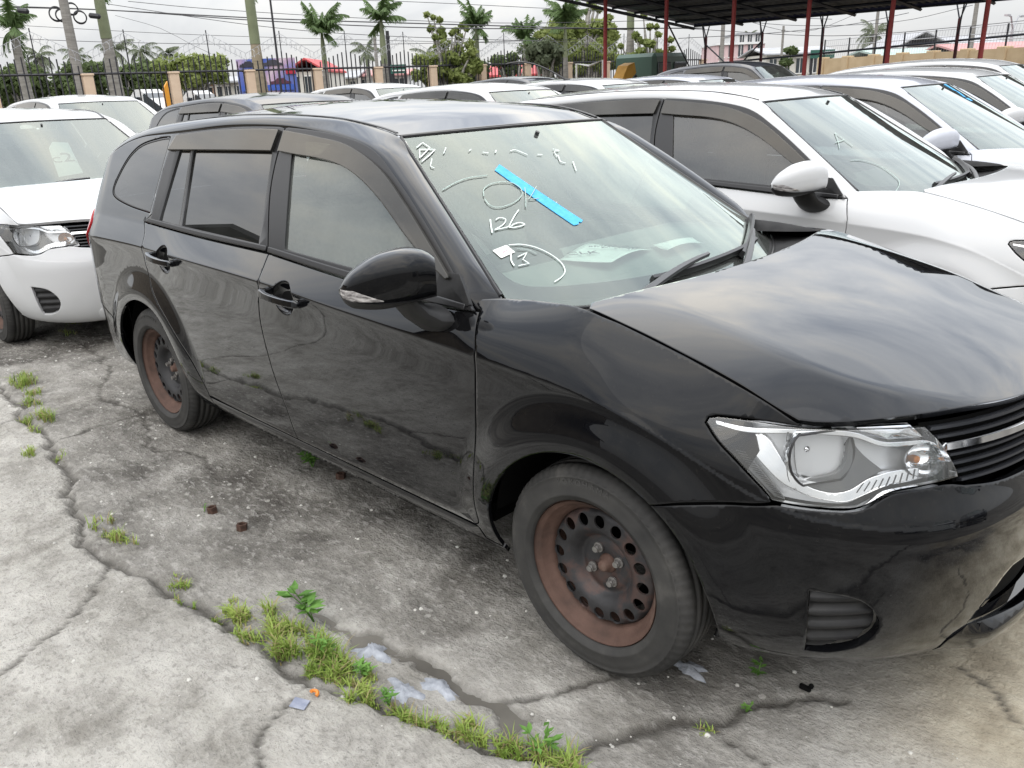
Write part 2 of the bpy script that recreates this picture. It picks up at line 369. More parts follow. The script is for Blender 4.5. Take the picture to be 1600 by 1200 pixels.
ZT=SM([(-3.5,1.00),(-2.58,.996),(-2.05,.98),(-1.5,.968),(-1.06,.958),(-.66,.957),(-.42,.968),(-.13,.981),(.06,.944),(.17,.917),(.24,.897),(.323,.873),(.403,.847),(.472,.812),(.55,.80),(.9,.80)],0.022)
WT=SM([(-3.5,.775),(-2.58,.774),(-1.5,.786),(-1.06,.788),(-.66,.778),(-.50,.774),(-.45,.764),(-.40,.722),(-.34,.706),(-.13,.70),(.06,.70),(.17,.712),(.24,.725),(.323,.75),(.403,.785),(.472,.812),(.6,.815),(.9,.815)],0.022)
PE=SM([(-3.5,1.3),(-1.5,1.3),(-.75,1.6),(-.42,2.8),(-.13,2.2),(.2,1.8),(.47,1.5),(.9,1.3)],0.05)
WB=SM([(-3.5,.832),(-2.95,.826),(-2.6,.824),(-2.15,.838),(-1.3,.845),(-.45,.838),(0,.823),(.4,.828),(.9,.835)],0.09)
SEC=SM([(.12,-.17),(.17,-.105),(.20,-.066),(.235,-.042),(.285,-.024),(.35,-.014),(.45,-.006),(.58,-.001),(.68,-.001),(.80,-.003),(1.2,-.003)],0.014)
XN=SM([(.13,.68),(.165,.765),(.2,.812),(.28,.845),(.36,.858),(.46,.864),(.54,.865),(.575,.862),(.60,.855),(.63,.843),(.66,.834),(.70,.826),(.76,.816),(.80,.808),(.9,.77)],0.013)
NN=SM([(.2,2.4),(.5,2.5),(.65,2.35),(.8,2.15),(1,2.15)],0.03)
XR=PC([(.2,.45),(.4,.48),(.55,.49),(.8,.47),(1.0,.41),(1.1,.37),(1.2,.32),(1.35,.24),(1.42,.2)])
def Wside(x,z):
    x=np.asarray(x,float); z=np.asarray(z,float)
    wb=WB(x); zc=ZC(x); zt=ZT(x); wt=WT(x); p=PE(x)
    cf=sst(.40,.06,x)
    low=wb+SEC(z)+.004*cf*np.exp(-np.abs(zc-z)/.03)
    wc=wb-.003+.004*cf
    t=(z-zc)/(zt-zc); tt=np.clip(t,0,None)
    a=np.clip(.85-.35*(p-1.3),.2,.9)*(.05+.95*cf)
    up=wc-(wc-wt)*(a*tt+(1-a)*tt**p)
    w=np.where(z>zc,up,low)
    for cx,rb in ((0,.36),(-2.6,.37)):
        r=np.hypot((x-cx)*np.where(x<cx,.97,1.0),z-WZ)
        w=w+.031*sst(.50,.365,r)*sst(.20,.42,z)
    return w
def Gs(x,z):
    d=z-.97; y=.785-.37*d-.13*d*d
    return y
def side_y(x,z):
    """half width at (x,z), body + greenhouse"""
    x=np.asarray(x,float); z=np.asarray(z,float)
    w=Wside(x,z)
    n=NN(z); f=np.where(x>0,(1-np.clip(x/XN(z),0,.99999)**n)**(1/n),1.)
    q=np.clip((XT-x)/XR(z),0,.99999)
    f=np.where(x<XT,(1-q**2.8)**(1/2.8),f)
    return w*f
def green_y(x,z):
    x=np.asarray(x,float); z=np.asarray(z,float)
    q=np.clip((XT-x)/XR(z),0,.99999)
    return Gs(x,z)*(1-q**2.8)**(1/2.8)
KS=.83; SMAX=KS*np.pi/2; KR=.55; SREAR=XT-KR*np.pi/2
def contour(s,z,W=None):
    """(s,z) -> xyz on the right half (y<0); s<=0 is x, s>0 runs round the nose; s<XT runs round the tail"""
    W=W or Wside; s=np.asarray(s,float); z=np.asarray(z,float)
    fl=s>SMAX; s=np.where(fl,2*SMAX-s,s); rl=s<SREAR; s=np.where(rl,2*SREAR-s,s)
    y=W(np.clip(s,XT,0),z)
    ph=np.clip(s/KS,0,np.pi/2); n=NN(z); xn=XN(z); xx=np.zeros_like(s+z); w=W(xx,z)
    for _ in range(6):
        r=((np.sin(ph)/xn)**n+(np.cos(ph)/w)**n)**(-1/n); xx=r*np.sin(ph); w=W(xx,z)
    fx=xx; fy=r*np.cos(ph)
    pr=np.clip((XT-s)/KR,0,np.pi/2); L=XR(z); xx=np.full_like(s+z,XT); w=W(xx,z)
    for _ in range(6):
        r=((np.sin(pr)/L)**2.8+(np.cos(pr)/w)**2.8)**(-1/2.8); xx=XT-r*np.sin(pr); w=W(xx,z)
    X=np.where(s>0,fx,np.where(s<XT,xx,s)); Y=np.where(s>0,fy,np.where(s<XT,r*np.cos(pr),y))
    Y=np.where(fl|rl,-Y,Y)
    return np.stack(np.broadcast_arrays(X,-Y,z+0*X),-1)
def WQ(x, z):
    zt = ZT(x); return np.where(z > zt, Gs(x, z)+WT(x)-Gs(x, zt), Wside(x, z))
def S_of(x, z):
    x = np.asarray(x, float); return np.where(x > 0, KS*np.arctan2(x, side_y(x, z)), x)
fBODY = lambda s, z: contour(s, z)
fQ = lambda s, z: contour(s, z, WQ)
def fG(x, z): return np.stack(np.broadcast_arrays(x, -green_y(x, z), z), -1)
# windshield (a across, b up)
WB_, WTp = np.array((-.403, -.71, .969)), np.array((-1.027, -.524, 1.37))
def fWS(a, b):
    a = np.asarray(a, float); b = np.asarray(b, float); q = 1-a*a
    return np.stack([WB_[0]+(WTp[0]-WB_[0])*b+(.24-.18*b)*q, -(WB_[1]+(WTp[1]-WB_[1])*b)*a, WB_[2]+(WTp[2]-WB_[2])*b+(-.03+.038*b)*q], -1)
RAIL_O = [(-.462, .975), (-.569, 1.058), (-.724, 1.166), (-.884, 1.264), (-1.045, 1.342), (-1.275, 1.381), (-1.565, 1.399), (-1.85, 1.400), (-2.1, 1.390), (-2.42, 1.370), (-2.62, 1.360), (-2.78, 1.349), (-2.92, 1.325), (-3.03, 1.293), (-3.12, 1.255)]
RAIL_I = [(-.403, .71, .969), (-.50, .681, 1.031), (-.66, .633, 1.134), (-.80, .592, 1.224), (-.93, .553, 1.308), (-1.027, .524, 1.370), (-1.25, .545, 1.416), (-1.5, .552, 1.433), (-1.8, .555, 1.438), (-2.1, .553, 1.432), (-2.4, .548, 1.416), (-2.65, .543, 1.398), (-2.85, .536, 1.376), (-3.05, .525, 1.345), (-3.2, .51, 1.312)]
YD = PC([(p[0], p[1]) for p in RAIL_I[5:]]); ZD = PC([(p[0], p[2]) for p in RAIL_I[5:]]); HR = PC([(0, .010), (.12, .024), (.4, .038), (.8, .034), (1, .02)])
def fROOF(a, u):
    a = np.asarray(a, float); u = np.asarray(u, float); xe = -1.034*(1-u)-3.19*u; q = 1-a*a
    return np.stack([xe+.06*q*(1-u)-.08*q*u, a*(YD(xe)-.006), ZD(xe)+HR(u)*q], -1)
HY = PC([(-.25, .70), (-.129, .70), (.06, .699), (.17, .699), (.238, .697), (.322, .696), (.40, .694), (.47, .681)])
HC = SM([(-.25, 1.010), (0, .995), (.2, .966), (.4, .928), (.6, .880), (.7, .850), (.77, .823), (.81, .801), (.9, .75)], .04)
HYS = SM([(-.4, .705), (.2, .70), (.40, .692), (.5, .665), (.6, .605), (.7, .50), (.76, .40), (.81, .26)], .03); HZS = SM([(-.4, .985), (-.13, .981), (.06, .944), (.17, .917), (.24, .897), (.323, .873), (.403, .845), (.472, .815), (.55, .804), (.9, .802)], .03)
def fHOOD(x, y):
    x = np.asarray(x, float); y = np.asarray(y, float); xx = np.clip(x, -.3, .806)
    ye = HYS(xx); ze = HZS(xx)
    zc = HC(xx); zr = ze+.68*(zc-ze); yr = ye*.79; ay = np.abs(y)
    inn = zc-(zc-zr)*(ay/yr)**2; t = (ay-yr)/np.maximum(ye-yr, .004); o = zr-(zr-ze)*(.85*t+.15*t*t)
    k = .006; h = np.maximum(k-np.abs(inn-o), 0)/k; z = np.minimum(inn, o)-h*h*k*.25
    return np.stack(np.broadcast_arrays(x, y, z), -1)

ARCH_R = .350
def arc(cx, a0, a1, r=ARCH_R, n=26, cz=.298):
    t = np.radians(np.linspace(a0, a1, n)); x = cx+r*np.cos(t); z = cz+r*np.sin(t); return np.stack([S_of(x, z), z], 1)
GAP_F = [(-.415, .937), (-.392, .87), (-.384, .825), (-.392, .654), (-.399, .475), (-.404, .345), (-.412, .305), (-.435, .289)]
GAP_B = [(-1.508, .976), (-1.497, .885), (-1.518, .80), (-1.523, .739), (-1.507, .644), (-1.474, .526), (-1.431, .409), (-1.415, .34), (-1.405, .289)]
GAP_R = [(-2.575, .996), (-2.54, .955), (-2.53, .92), (-2.527, .859), (-2.519, .803), (-2.483, .737), (-2.412, .671), (-2.329, .604), (-2.25, .529), (-2.18, .448), (-2.14, .37), (-2.12, .31), (-2.12, .289)]
LAMP_TOP = [(.299, .789), (.305, .800), (.323, .805), (.408, .806), (.508, .803), (.568, .802), (.690, .800), (.771, .798)]
LAMP_IN = [(.771, .798), (.813, .754), (.845, .697), (.848, .679)]
LAMP_BOT = [(.848, .679), (.811, .675), (.724, .670), (.683, .663), (.644, .643), (.607, .633), (.532, .633), (.464, .638), (.452, .640)]
LAMP_OUT = [(.452, .640), (.430, .666), (.374, .717), (.330, .754), (.299, .789)]
FOG = [(.542, .433), (.546, .348), (.554, .248), (.575, .247), (.611, .250), (.661, .275), (.687, .313), (.690, .352), (.667, .391), (.638, .415), (.600, .426), (.562, .4315)]
HANDLE = {'f': (-1.338, .848), 'r': (-2.310, .868)}

def text_mesh(name, body, m, parent, M4, size=1.0, extr=.0006):
    cu = bpy.data.curves.new(name, 'FONT'); cu.body = body; cu.size = size; cu.align_x = 'CENTER'; cu.align_y = 'CENTER'; cu.extrude = extr; cu.resolution_u = 3
    tmp = bpy.data.objects.new(name, cu); link(tmp); dg = bpy.context.evaluated_depsgraph_get(); me_ = bpy.data.meshes.new_from_object(tmp.evaluated_get(dg)); bpy.data.objects.remove(tmp); bpy.data.curves.remove(cu)
    me_.materials.clear(); me_.materials.append(m); me_.transform(M4); o = bpy.data.objects.new(name, me_); link(o, parent); return o
def frame(o, xd, nd):
    xd = Vector(xd).normalized(); nd = Vector(nd).normalized(); yd = nd.cross(xd).normalized(); xd = yd.cross(nd); M4 = Matrix((xd, yd, nd)).transposed().to_4x4(); M4.translation = Vector(o); return M4
def make_wheel(parent, loc, rz, discm, name='wheel'):
    """steel wheel: barrel carries tyre, disc, hub and nuts; outer face looks to -y"""
    pr = [(.172, .045), (.170, -.01), (.176, -.03), (.186, -.044), (.1885, -.052), (.1895, -.062), (.205, -.064), (.2085, -.067), (.2085, -.071), (.204, -.0725), (.198, -.0695), (.195, -.066)]
    pr = [(.165, .06), (.166, .0), (.168, -.028), (.178, -.040), (.1865, -.050), (.1905, -.058), (.194, -.063), (.2015, -.066), (.2055, -.070), (.2065, -.074), (.2045, -.076), (.2075, -.073), (.209, -.066)]
    V, F = lathe(pr, 72); o = mk(name, V, F, RUST, parent); o.location = loc; o.rotation_euler = (0, 0, rz)
    # tyre
    tp = [(.200, .062), (.206, .080), (.225, .087), (.250, .0885), (.275, .084), (.288, .078), (.296, .070), (.3005, .060), (.3025, .044), (.2955, .0425), (.2955, .0375), (.303, .036), (.3035, .018), (.2965, .0165), (.2965, .0115), (.304, .010),
          (.304, -.010), (.2965, -.0115), (.2965, -.0165), (.3035, -.018), (.303, -.036), (.2955, -.0375), (.2955, -.0425), (.3025, -.044), (.3005, -.060), (.296, -.070), (.288, -.078), (.280, -.0822), (.2785, -.0845), (.2735, -.0850), (.2715, -.0835), (.262, -.0868), (.250, -.0885), (.232, -.0880), (.229, -.0895), (.224, -.0893), (.222, -.0868), (.213, -.0835), (.2085, -.077), (.2075, -.066), (.200, -.062)]
    n = 216; V, F = lathe(tp, n); V = V.reshape(n, len(tp), 3); tp = np.array(tp)
    sh = ((tp[:, 0] > .279) & (tp[:, 0] < .3015) & (np.abs(tp[:, 1]) > .043))
    for i in range(n):
        if i % 3 == 0:
            V[i][sh] *= [.9865, 1, .9865]
    # flattened contact patch
    zz_ = V[:, :, 2]; low = zz_ < -.297; V[:, :, 2] = np.where(low, -.297-(zz_+.297)*-.15, zz_)
    t = mk('tyre', V.reshape(-1, 3), F, RUBBER, o)
    for i_, ch_ in enumerate('YOKOHAMA'):
        a_ = math.pi/2+.20-.0875*(i_-3.5)-.12; rad = Vector((math.cos(a_), 0, math.sin(a_))); tex = text_mesh('tyre_letter', ch_, TYREPRINT, t, frame(rad*.262+Vector((0, -.0868, 0)), Vector((math.sin(a_), 0, -math.cos(a_))), (0, -1, 0)), .024, .0012)
    # disc with round vents
    nh = 16; outl = np.array([(.1675*math.cos(a), .1675*math.sin(a)) for a in np.linspace(0, 2*math.pi, 96, endpoint=False)])
    holes = [np.array([(.1405*math.cos(c)+(.0185*math.cos(b)*math.cos(c)-.0170*math.sin(b)*math.sin(c)), .1405*math.sin(c)+(.0185*math.cos(b)*math.sin(c)+.0170*math.sin(b)*math.cos(c))) for b in np.linspace(0, 2*math.pi, 18, endpoint=False)]) for c in np.arange(nh)*2*math.pi/nh]
    holes.append(np.array([(.028*math.cos(b), .028*math.sin(b)) for b in np.linspace(0, 2*math.pi, 24, endpoint=False)]))
    dep = PC([(0, .010), (.03, .010), (.034, .004), (.072, .002), (.080, .006), (.098, -.016), (.110, -.026), (.120, -.030), (.161, -.027), (.166, -.014), (.17, .004)])
    def fD(x, y): r = np.hypot(x, y); return np.stack([x, dep(r)-.012, y], -1)
    ex = [(r*math.cos(a), r*math.sin(a)) for r in (.034, .055, .074, .08, .086, .092, .098, .104, .110, .117) for a in np.linspace(0, 2*math.pi, 48, endpoint=False)]
    panel('wheel_disc', outl, fD, discm, o, res=.02, holes=holes, extra=ex, gap=0, flange=.006, ring=0, roll=0)
    V, F = lathe([(.0, -.030), (.010, -.031), (.015, -.028), (.016, -.012), (.024, -.010), (.0275, -.004), (.0275, .02)], 28); mk('hub', V, F, RUST, o)
    V2, F2 = lathe([(.10, .03), (.14, .025), (.14, .05)], 40); mk('brake_drum', V2, F2, VOID, o)
    b = MB(); hexa = [(.0105*math.cos(a), .0105*math.sin(a)) for a in np.arange(6)*math.pi/3]
    b.prism(hexa, -.014, .0, 1); c2 = [(.0085*math.cos(a), .0085*math.sin(a)) for a in np.arange(10)*math.pi/5]; b.prism(c2, -.019, -.0142, 1); c3 = [(.0145*math.cos(a), .0145*math.sin(a)) for a in np.arange(14)*math.pi/7]; b.prism(c3, -.003, .002, 1)
    nut = b.build('lug_nut', STEEL, o); nut.location = (.05*math.cos(.5), -.012, .05*math.sin(.5))
    for k in range(1, 4):
        c = nut.copy(); link(c, o); a = .5+k*math.pi/2; c.location = (.05*math.cos(a), -.012, .05*math.sin(a))
    return o
def copy_tree(o, parent, skip=()):
    if o.name.split('.')[0] in skip: return None
    c = o.copy(); link(c); c.parent = parent
    for ch in list(o.children): copy_tree(ch, c, skip)
    return c
def bar_along(P, N, wid, th, name, m, parent, UP=None):
    """flat bar along P with face normal N"""
    P = np.asarray(P, float); N = np.asarray(N, float); T = np.gradient(P, axis=0); T /= np.linalg.norm(T, axis=1)[:, None]
    S = np.cross(N, T); S /= np.linalg.norm(S, axis=1)[:, None]; k = len(P); wid = np.broadcast_to(wid, (k,))[:, None]; th = np.broadcast_to(th, (k,))[:, None]; rows = []
    for a, b in ((-.5, 0), (-.5, .6), (-.35, 1), (.35, 1), (.5, .6), (.5, 0)): rows.append(P+S*wid*a+N*th*b)
    G = np.stack(rows, 1); V = G.reshape(-1, 3); n = 6
    F = [(i*n+j, i*n+(j+1) % n, (i+1)*n+(j+1) % n, (i+1)*n+j) for i in range(k-1) for j in range(n)]+[list(range(n))[::-1], [(k-1)*n+j for j in range(n)]]
    b = MB(); b.add(V, F); return b.build(name, m, parent, smooth=True)

def build_car(PAINT, root):
    res = .035
    def crs(x0, x1, step=.010):   # points along the shoulder crease
        xs = np.arange(x0, x1, step); o = []
        for d in (-.04, -.025, -.014, -.007, -.0025, .0025, .007, .014, .025, .04, .06): o += [(s, float(ZC(s if s < 0 else .84*math.sin(s/KS))+d)) for s in xs]
        return o
    def crs_front():
        o = []
        for s in np.arange(-.40, .44, .0075):
            z = float(ZC(s))
            for _ in range(5): z = float(ZC(contour(np.array([s]), np.array([z]))[0][0]))
            o += [(s, z+d) for d in (-.024, -.016, -.010, -.006, -.002, .002, .006, .010, .016, .024)]
        return o
    def arch_pts(cx):
        o = []
        for r in np.arange(.362, .52, .011): o += [tuple(p) for p in arc(cx, 0, 180, r, 44)]
        return o
    side = {}
    for mir in (False, True):
        sg = 'l' if mir else 'r'
        # ---- fender
        top = [(.508, .805), (.434, .845), (.359, .872), (.274, .897), (.198, .917), (.071, .944), (-.034, .965), (-.129, .980), (-.25, .977), (-.36, .970), (-.43, .965), (-.452, .962)]
        seam = [(.452, .636), (.42, .629), (.342, .619), (.26, .606)]
        ae = arc(0, 189.5, 55, n=34)
        ol = poly(spl([(-.452, .962), (-.415, .937)]), spl(GAP_F), [(-.42, .282), (-.415, .24)], [(-.347, .235)], ae, spl([tuple(ae[-1])]+seam[::-1]), spl(LAMP_OUT), spl(LAMP_TOP[:5]), spl(top))
        side['fender', sg] = panel('fender', ol, fBODY, PAINT, root, .0075, extra=crs_front() if not mir else None, mirror=mir)
        # ---- doors below the belt
        hb = {}
        for k, (cx, cz) in HANDLE.items(): hb[k] = np.array([(cx+.064*math.cos(t), cz+.056*math.sin(t)) for t in np.linspace(0, 2*math.pi, 36, endpoint=False)])
        ol = poly([(-1.405, .289), (-.435, .289)], spl(GAP_F)[::-1], spl([(-.415, .937), (-.66, .934), (-1.06, .951), (-1.508, .976)]), spl(GAP_B))
        dF = panel('door', ol, fBODY, PAINT, root, .022, holes=[hb['f']], extra=crs(-1.49, -.40)+arch_pts(0), mirror=mir)
        ol = poly([(-2.12, .289), (-1.405, .289)], spl(GAP_B)[::-1], spl([(-1.508, .976), (-2.05, .982), (-2.575, .996)]), spl(GAP_R))
        dR = panel('door', ol, fBODY, PAINT, root, .022, holes=[hb['r']], extra=crs(-2.5, -1.5)+arch_pts(-2.6), mirror=mir)
        m1 = -1 if mir else 1
        for k, dd in (('f', dF), ('r', dR)):
            cx, cz = HANDLE[k]; rows = []
            for rr, dp in ((1.02, .001), (1.0, .006), (.93, .012), (.80, .020), (.6, .026), (.35, .029), (.02, .030)):
                t = np.linspace(0, 2*math.pi, 36, endpoint=False); q = fBODY(cx+.064*rr*np.cos(t), cz+.056*rr*np.sin(t)); q[:, 1] += dp; rows.append(q*[1, m1, 1])
            grid_mesh('handle_cup', np.stack(rows, 1), PAINT, dd, closed_u=True, flip=not mir)
            xs = np.linspace(-.127, .127, 25); tt = (xs+.127)/.254; q = fBODY(cx+xs, cz+.003-.035*xs); bow = .012+.022*np.sin(np.pi*np.clip(tt, 0, 1))**.6
            q[:, 1] -= bow; q = q*[1, m1, 1]; N = np.tile((0, -m1, .18), (25, 1)); N /= np.linalg.norm(N[0])
            wid = .026+.010*np.clip(1-tt*4, 0, 1); wid = wid*np.clip(np.minimum(tt, 1-tt)*14+.35, 0, 1)
            bar_along(q, N, wid, .014, 'door_handle', PAINT, dd)
            for xe in (-.112, .112):
                b = MB(); p0 = fBODY(np.array([cx+xe]), np.array([cz-.035*xe+.003]))[0]*[1, m1, 1]; b.box(p0+np.array((0, -m1*.004, 0)), (.026, .034, .026), bev=.005); b.build('handle_mount', PAINT, dd)
        # ---- rocker
        ol = poly([(-2.255, .20), (-.35, .20)], [(-.347, .232), (-.418, .236)], [(-.424, .284), (-2.116, .284), (-2.116, .236), (-2.255, .232)])
        panel('rocker_panel', ol, fBODY, PAINT, root, .06, mirror=mir, roll=.6)
        # ---- quarter panel
        tail = [(-3.18, .99), (-3.135, .95), (-3.16, .87), (-3.25, .78), (-3.36, .745)]
        qg = [(-2.537, 1.037), (-2.75, 1.05), (-2.93, 1.074), (-2.985, 1.105), (-2.972, 1.155), (-2.91, 1.238), (-2.84, 1.290), (-2.75, 1.322), (-2.6, 1.345), (-2.500, 1.352)]
        qh = poly(spl(qg), spl([(-2.500, 1.352), (-2.508, 1.25), (-2.522, 1.12), (-2.537, 1.037)]))
        rt = [p for p in RAIL_O if p[0] <= -2.42][::-1]
        ol = poly(spl(GAP_R)[::-1], spl([(-2.575, .996), (-2.535, 1.02), (-2.514, 1.033)]), spl([(-2.514, 1.033), (-2.493, 1.206), (-2.474, 1.30), (-2.42, 1.370)]), spl(rt[::-1]), spl([(-3.12, 1.255), (-3.22, 1.18), (-3.29, 1.10), (-3.31, 1.03)]), spl([(-3.31, 1.03), (-3.25, 1.015), (-3.18, .99)]), spl(tail), [(-3.45, .745), (-3.45, .605)], spl([(-3.45, .605), (-3.2, .56), (-2.935, .425)]), arc(-2.6, 159, -10, n=40), [(-2.116, .236), (-2.116, .284)])
        panel('quarter_panel', ol, fQ, PAINT, root, .022, holes=[qh], extra=crs(-3.1, -2.5)+arch_pts(-2.6), mirror=mir)
        panel('side_window', inset(qh, .006), fQ, PRIV, root, .06, mirror=mir, off=-.003, flange=0, ring=0, roll=0)
        panel('window_seal', qh, fQ, TRIM, root, .06, holes=[inset(qh, .010)], mirror=mir, off=-.001, ring=0)
        # ---- tail lamp, rear bumper ends
        ol = poly(spl([(-3.31, 1.03), (-3.25, 1.015), (-3.18, .99)]), spl(tail), [(-3.50, .745), (-3.50, 1.03)])
        panel('tail_lamp', ol, fQ, RED, root, .04, mirror=mir, off=.006, roll=.5)
        # ---- window frames, glass
        gl_f = poly(spl([(-1.405, 1.002), (-1.019, .988), (-.60, .972)]), spl([(-.60, .972), (-.66, 1.04), (-.79, 1.135), (-.93, 1.228), (-1.06, 1.300), (-1.18, 1.336), (-1.35, 1.352), (-1.51, 1.356)]), spl([(-1.51, 1.356), (-1.487, 1.285), (-1.44, 1.13), (-1.405, 1.002)]))
        ro = np.array(spl(RAIL_O, .03)); fr_top = ro[(ro[:, 0] <= -.44) & (ro[:, 0] > -1.583)]; rr_top = ro[(ro[:, 0] < -1.600) & (ro[:, 0] > -2.42)]
        ol = poly([(-1.508, .978)], spl([(-1.508, .978), (-1.06, .953), (-.66, .936), (-.42, .939)]), spl([(-.42, .939), (-.462, .975)]), fr_top, spl([(-1.583, 1.396), (-1.589, 1.316), (-1.576, 1.179), (-1.511, .988)]))
        wf = panel('window_frame', ol, fG, TRIM, root, .05, holes=[gl_f], mirror=mir, off=.001)
        panel('side_window', inset(gl_f, -.004), fG, SGLASS, root, .06, mirror=mir, off=-.006, flange=0, ring=0, roll=0)
        g1 = poly([(-2.205, 1.013), (-1.585, 1.003), (-1.64, 1.345), (-2.255, 1.338)]); g2 = poly([(-2.425, 1.018), (-2.238, 1.014), (-2.288, 1.336), (-2.372, 1.333)])
        ol = poly(spl([(-2.575, .998), (-2.05, .984), (-1.515, .980)]), spl([(-1.515, .988), (-1.580, 1.179), (-1.593, 1.316), (-1.588, 1.396)]), rr_top, spl([(-2.42, 1.370), (-2.474, 1.30), (-2.493, 1.206), (-2.514, 1.033)]))
        panel('window_frame', ol, fG, TRIM, root, .05, holes=[g1, g2], mirror=mir, off=.001)
        for g in (g1, g2): panel('side_window', inset(g, -.004), fG, PRIV, root, .08, mirror=mir, off=-.006, flange=0, ring=0, roll=0)
        for ol in (poly(spl([(-1.504, .978), (-1.06, .953), (-.66, .936), (-.45, .937)]), spl([(-.45, .955), (-.60, .962), (-1.06, .978), (-1.504, 1.000)])), poly(spl([(-2.565, .998), (-2.05, .984), (-1.514, .980)]), spl([(-1.514, 1.001), (-2.05, 1.006), (-2.52, 1.018)]))):
            panel('belt_moulding', ol, fG, TRIM, root, .06, mirror=mir, off=.009, flange=.014, roll=.8)
        # ---- weather visors
        vt = PC([(-2.5, 1.364), (-2.42, 1.366), (-2.1, 1.387), (-1.8, 1.396), (-1.57, 1.394), (-1.35, 1.376), (-1.154, 1.352), (-.956, 1.288), (-.795, 1.198), (-.638, 1.096), (-.527, 1.019)])
        def fV(x, z, vt=vt): return np.stack(np.broadcast_arrays(x, -(green_y(x, z)+.016), z), -1)
        ol = poly(spl([(-2.418, 1.364), (-2.088, 1.386), (-1.791, 1.395), (-1.604, 1.394)]), spl([(-1.604, 1.394), (-1.62, 1.318)]), spl([(-1.62, 1.318), (-2.0, 1.311), (-2.47, 1.300)]))
        panel('window_visor', ol, fV, VISOR, root, .04, mirror=mir, flange=.012, ring=.003)
        ol = poly(spl([(-1.571, 1.392), (-1.35, 1.374), (-1.154, 1.350), (-.956, 1.286), (-.795, 1.196), (-.638, 1.094), (-.527, 1.017)]), spl([(-.545, 1.008), (-.651, 1.052), (-.761, 1.107), (-.921, 1.196), (-1.083, 1.263), (-1.24, 1.296), (-1.48, 1.312), (-1.577, 1.319)]))
        panel('window_visor', ol, fV, VISOR, root, .04, mirror=mir, flange=.012, ring=.003)
        # ---- A pillar and roof rail
        ro3 = np.array([(x, -float(green_y(x, z))-.001, z) for x, z in RAIL_O]); ri3 = np.array([(x, -y, z) for x, y, z in RAIL_I])
        A = np.vstack([spl(ro3[i:i+2], .05)[:0] for i in range(1)]); nseg = 8
        def dense(p):
            q = np.vstack([2*p[0]-p[1], p, 2*p[-1]-p[-2]]); o = []
            for i in range(len(p)-1):
                a, b, c, d = q[i:i+4]; t = np.linspace(0, 1, nseg, endpoint=False)[:, None]; o.append(.5*((2*b)+(c-a)*t+(2*a-5*b+4*c-d)*t*t+(3*b-a-3*c+d)*t**3))
            o.append(p[-1:]); return np.vstack(o)
        A, B = dense(ro3), dense(ri3); rows = []
        for i, v in enumerate(np.linspace(0, 1, 11)):
            T = np.gradient(A, axis=0); nrm = np.cross(B-A, T); nrm /= np.linalg.norm(nrm, axis=1)[:, None]; nrm *= np.sign(nrm[:, 2:3]+1e-9)
            rows.append(A*(1-v)+B*v+nrm*(.016*math.sin(math.pi*v)**.8*sst(-.2, .9, np.arange(len(A))/nseg)[:, None]))
        T = np.gradient(A, axis=0)
        rows = [rows[0]-np.array((0, 0, .0))+nrm*-.014]+rows+[rows[-1]+nrm*-.012]
        G = np.stack(rows, 1); G = np.concatenate([(G[:1]*1.0)+np.array((.03, .012, -.035)), G], 0)*[1, m1, 1]
        grid_mesh('roof_rail', G, PAINT, root, flip=not mir)
        bl = dense(ri3)+np.array((0, .006, .0015)); bar_along(bl[5*nseg+1:]*[1, m1, 1], np.tile((0, 0, 1.), (len(bl)-5*nseg-1, 1)), .013, .004, 'roof_moulding', TRIM, root)
        # ---- wheel liner
        V, F = lathe([(.385, -.135), (.375, .0), (.37, .17), (.20, .18), (.02, .18)], 30, R(6), R(174))
        for cx in (0, -2.6):
            o = mk('wheel_liner', V, F, VOID, root); o.location = (cx, m1*-.645, .298)
            if mir: o.rotation_euler = (0, 0, math.pi)
        # ---- headlamp
        lo = poly(spl(LAMP_OUT), spl(LAMP_TOP), spl(LAMP_IN), spl(LAMP_BOT))
        hl = panel('headlamp', lo, fBODY, LAMPBACK, root, .03, mirror=mir, off=-.060, flange=0, ring=0, roll=0)
        def lp(name, ol, off, m, **kw): return panel(name, ol, fBODY, m, hl, kw.pop('res', .015), mirror=mir, off=off, gap=0, **dict(dict(flange=.02, ring=.002, roll=.5), **kw))
        panel('lens_cover', lo, fBODY, CLEAR, hl, .03, mirror=mir, gap=.003, flange=.02, roll=.5, ring=.003)
        # ribbed outer strip
        st = poly(spl([(.306, .789), (.335, .757), (.378, .719), (.434, .668), (.458, .645), (.480, .641)]), spl([(.480, .641), (.411, .719), (.352, .783), (.318, .793)]))
        lp('lamp_strip', st, -.022, BEZEL)
        for k in range(26):
            f = k/25; a = np.array((.318, .788))*(1-f)+np.array((.462, .650))*f; b_ = np.array((.345, .786))*(1-f)+np.array((.476, .646))*f
            P = fBODY(*np.stack([a, b_]).T); N = fnorm(fBODY, np.stack([a, b_])); bar_along((P-N*.0215)*[1, m1, 1], N*[1, m1, 1], .0022, .003, 'lamp_rib', TRIM, hl)
        # bright ribbon
        rib = [(.352, .784), (.395, .747), (.430, .712), (.464, .681), (.495, .664), (.535, .650), (.579, .643), (.611, .643), (.661, .662), (.700, .674), (.753, .679), (.770, .681)]
        rin = [(.775, .706), (.720, .705), (.690, .700), (.655, .690), (.615, .667), (.578, .661), (.538, .668), (.508, .685), (.480, .713), (.463, .735), (.44, .765), (.42, .779)]
        lp('lamp_ribbon', poly(spl(rib, .012), spl(rin, .012)), -.030, LAMPCHROME)
        rtop = poly(spl([(.318, .797), (.393, .789), (.501, .795), (.613, .792), (.687, .768), (.78, .764), (.822, .745)], .012), spl([(.822, .738), (.78, .755), (.687, .757), (.613, .780), (.501, .785), (.393, .778), (.322, .788)], .012))
